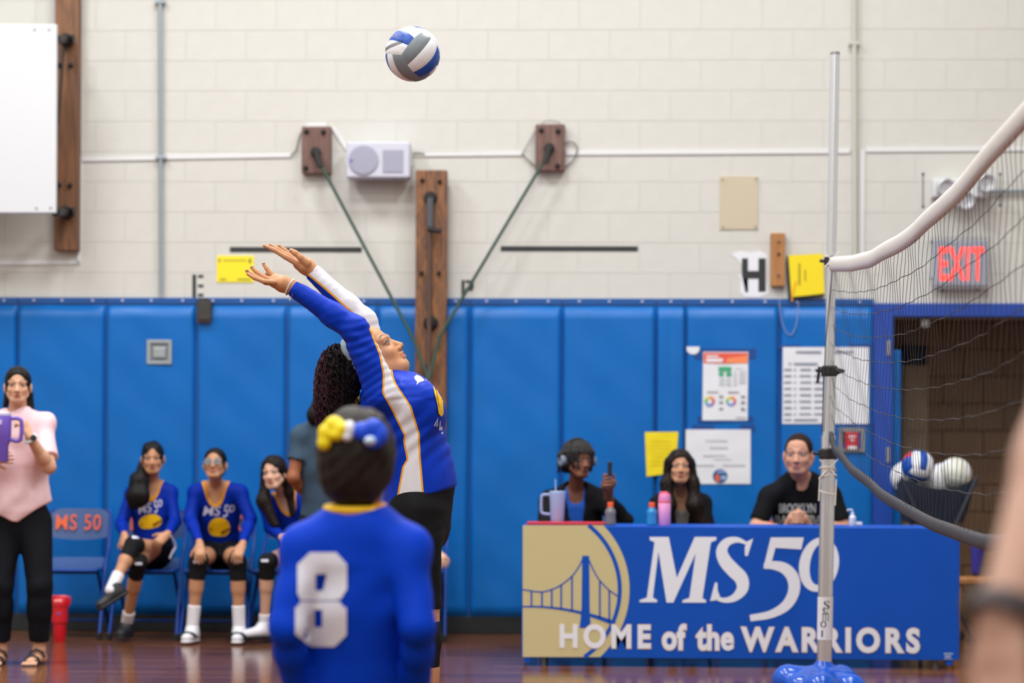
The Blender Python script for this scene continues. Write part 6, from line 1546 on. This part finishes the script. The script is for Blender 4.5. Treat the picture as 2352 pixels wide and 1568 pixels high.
# headband and curly hair
hc = at(815, 812, 9.25); hx = nrm(V3(.30, 0, -.95)); hn = V3(0, 1, 0)
ax3 = nrm(np.cross(hx, hn))
ring = [hc + V3(0, 0, -.012) + ax3 * .016 + .088 * (hx * math.cos(a_) + hn * math.sin(a_)) for a_ in np.linspace(0, 2 * PI, 30)[:-1]]
M_hcurl = mat('hair_curly', rgb(20, 14, 15), .55, spec=.18); M_hwine = mat('hair_wine', rgb(50, 18, 32), .55, spec=.18)
R_, F_, U_ = J['HR_'], J['HF_'], J['HU_']; L = lambda x, y, z: J['H'] + x * R_ + y * F_ + z * U_; ax_ = np.array([R_, F_, U_])
sdf_obj('hair_base', [ell(L(0, -.02, .034), V3(.082, .094, .088), ax_, k=.02), ell(L(0, .085, -.03), V3(.066, .085, .10), ax_, k=.01, sub=True), ell(L(0, .045, -.10), V3(.12, .085, .08), ax_, k=.01, sub=True),
                 cap(at(802, 850, 9.25), at(782, 880, 9.25), .06, .07, k=.05), cap(at(782, 880, 9.25), at(775, 960, 9.25), .065, .03, k=.05)], M_hcurl, t, h=.006, warp=folds(.004, 95, 60, 2, (1, .8, .6)))
mB = nrm(F_ * .886 - U_ * .463)
hb = sdf_obj('headband', [cut(cut(ell(L(0, -.02, .034), V3(.092, .104, .098), ax_, k=.001), pt=J['H'] - mB * .062, n=mB), pt=J['H'] - mB * .104, n=-mB)], mat('grey_headband', rgb(150, 168, 178), .6, bump=(60, .3)), t, h=.004)
random.seed(3)
mbs = [MB(), MB()]
for i in range(1050):
    a_ = random.uniform(0, 2 * PI); v_ = random.uniform(-.9, 1); w0 = math.sqrt(1 - v_ * v_)
    cx_, cy_, cz_ = 775 + 50 * w0 * math.cos(a_), 872 - 84 * v_, 9.25 + .10 * w0 * math.sin(a_)
    if cx_ > 822 or (cy_ < 866 and cx_ > 789): continue
    n = 34; ln = random.uniform(.08, .16) * (1.0 if v_ > -.2 else .9); p0 = at(cx_, cy_, cz_); ph_ = random.uniform(0, 6); rr_ = random.uniform(.002, .0055)
    out_ = nrm(V3(math.cos(a_) * w0, math.sin(a_) * w0, .1)); pts = []
    for k_ in range(n):
        s_ = k_ / (n - 1); q = p0 + out_ * .012 * math.sin(s_ * 2) + V3(.010 * (776 - cx_) / 48, 0, -ln) * s_
        q = q + V3(math.cos(ph_ + s_ * 19), math.sin(ph_ + s_ * 19), 0) * rr_; pts.append(q)
    wine = cx_ < 752 or (random.random() < .22 and cx_ < 790)
    mbs[1 if wine else 0].tube(pts, [.0023 * (1 - .5 * (k_ / (n - 1)) ** 2) for k_ in range(n)], 5)
for mb_, m_2, nm in zip(mbs, (M_hcurl, M_hwine), ('curls', 'wine_curls')):
    o = mb_.build(nm, m_2, t); o['kind'] = 'stuff'

# ---- foreground player number 8, back to the camera
J = dict(H=at(822, 1064, 5.60), N=at(816, 1182, 5.58), P=at(815, 1640, 5.66), SL=at(705, 1262, 5.56), SR=at(930, 1262, 5.56), EL=at(660, 1440, 5.5), ER=at(962, 1440, 5.5), hL=at(768, 1650, 5.66), hR=at(862, 1650, 5.66))
J['WL'] = J['EL'] + V3(.015, .12, -.17); J['WR'] = J['ER'] + V3(-.015, .12, -.17)
J['KL'] = J['hL'] + V3(-.10, .34, -.06); J['KR'] = J['hR'] + V3(.10, .34, -.06); J['AL'] = V3(J['KL'][0], J['KL'][1] - .12, .085); J['AR'] = V3(J['KR'][0], J['KR'][1] - .12, .085); J['TL'] = V3(-.2, 1, 0); J['TR'] = V3(.2, 1, 0)
setup(J, (.10, 1, -.06), (0, .05, 1), hs=.98)
t = person('blurred foreground player with a white number 8 on the back of her blue jersey', J['P'])
P, lat, up, fr = skeleton(J, .84)
make_body(t, J, P, rgb(176, 120, 88), LIP, hparams={'L': ((V3(.1, .5, -.8), V3(.5, .2, .2), 1), dict(curl=.4, s=.9)), 'R': ((V3(-.1, .5, -.8), V3(-.5, .2, .2), 1), dict(curl=.4, s=.9))})
pr = [cut(grown(p, .016), pt=J['P'] - up * .04, n=-up) for p in pick(P, ['torso', 'shoulder'])] + sleeve(P, 'L', 1.93, .010) + sleeve(P, 'R', 1.93, .010)
vc = cap(J['N'] + up * .06, J['N'] + up * .002 + fr * .02, .064, .060, k=.005, sub=True)
tr = lambda X: pdist(vc, X[:, 0], X[:, 1], X[:, 2]) / .010
j8 = sdf_obj('jersey', pr + [vc], band_mat('jersey_near', 'trim', [(-4, rgb(236, 164, 30)), (1.3, rgb(0, 62, 204))], .6, spec=.12, bump=(7, .4)), t, h=.006, warp=folds(.003, 14, 14, 4), attrs={'trim': tr}, iters=1)
MB().tube([J['N'] + up * .004 + V3(.066 * math.cos(a_), .060 * math.sin(a_), .012 + .004 * math.sin(a_)) for a_ in np.linspace(0, 2 * PI, 30)[:-1]], .009, 8, closed=True, flat=(1, 1)).build('collar_trim', M_jgold, t, True)
o8 = [(712, 1268), (772, 1268), (797, 1296), (797, 1352), (778, 1378), (778, 1386), (796, 1406), (796, 1456), (768, 1485), (714, 1485), (680, 1452), (678, 1398), (694, 1382), (683, 1362), (683, 1300)]
bars = [polyg([(712, 1268), (772, 1268), (797, 1296), (783, 1318), (725, 1318), (683, 1300)]), rect2d(683, 1300, 725, 1365), polyg([(752, 1310), (797, 1296), (797, 1352), (782, 1376), (742, 1376), (742, 1356)]),
        polyg([(683, 1358), (745, 1355), (775, 1378), (690, 1378)]), polyg([(690, 1381), (780, 1381), (796, 1402), (740, 1400), (678, 1400)]), rect2d(678, 1394, 722, 1456), rect2d(740, 1394, 796, 1456), polyg([(678, 1440), (796, 1440), (796, 1458), (768, 1485), (714, 1485), (680, 1458)])]
bars[0] = polyg([(712, 1268), (772, 1268), (797, 1296), (790, 1318), (725, 1318), (683, 1318), (683, 1296)])
decal('number_print', merge2d(bars), [j8], mat('number_white', rgb(232, 236, 250), .5), t, off=.004, step=8)
shorts(t, J, P, up, .35)
for g in 'LR': kneepad(t, J, g, .84); sock(t, J, g, .12, .9); shoe(t, J, g, M_shoewht, M_solewht, .92)
H, R_, F_, U_ = J['H'], J['HR_'], J['HF_'], J['HU_']; L = lambda x, y, z: H + x * R_ + y * F_ + z * U_; ax_ = np.array([R_, F_, U_])
hair8 = sdf_obj('hair', [ell(L(0, -.016, .028), V3(.093, .106, .105), ax_, k=.02), ell(L(0, -.05, -.03), V3(.080, .062, .075), ax_, k=.03), ell(L(0, .09, -.03), V3(.062, .07, .1), ax_, k=.01, sub=True),
                ell(L(.005, -.085, .03), V3(.066, .035, .045), ax_, k=.02)], mat('hair_dark_brown', rgb(34, 24, 20), .55, spec=.3, noise=(18, .4), bump=(50, .9, (1, 1, .15))), t, h=.006, warp=folds(.002, 90, 10, 2, (1, .3, .1)))
bow = empty('hair_bow', 'yellow, white and blue ribbon bow on the foreground player head', 'hair bow', loc=at(812, 985, 5.42))
def puff(name, pts, r, m):
    sdf_obj(name, [ell(at(x, y + 9, d + .083), (a * .95, .02, b_ * .95), k=.004) for x, y, d, a, b_ in pts], m, bow, h=.005)
puff('yellow_loop', [(768, 966, 5.41, .024, .022), (750, 985, 5.41, .022, .024), (745, 1008, 5.41, .018, .020), (785, 975, 5.4, .020, .018), (775, 990, 5.4, .018, .016)], 0, mat('satin_yellow', rgb(250, 226, 20), .4))
puff('white_loop', [(803, 976, 5.4, .016, .022), (798, 995, 5.4, .014, .012)], 0, mat('satin_white', rgb(232, 234, 244), .4))
puff('blue_loop', [(828, 982, 5.4, .020, .024), (858, 972, 5.4, .024, .022), (876, 990, 5.4, .018, .026), (858, 1008, 5.4, .022, .016)], 0, mat('satin_blue', rgb(10, 76, 226), .4))
puff('pale_knot', [(850, 1003, 5.375, .015, .013)], 0, mat('satin_pale', rgb(196, 222, 246), .4))
settle()
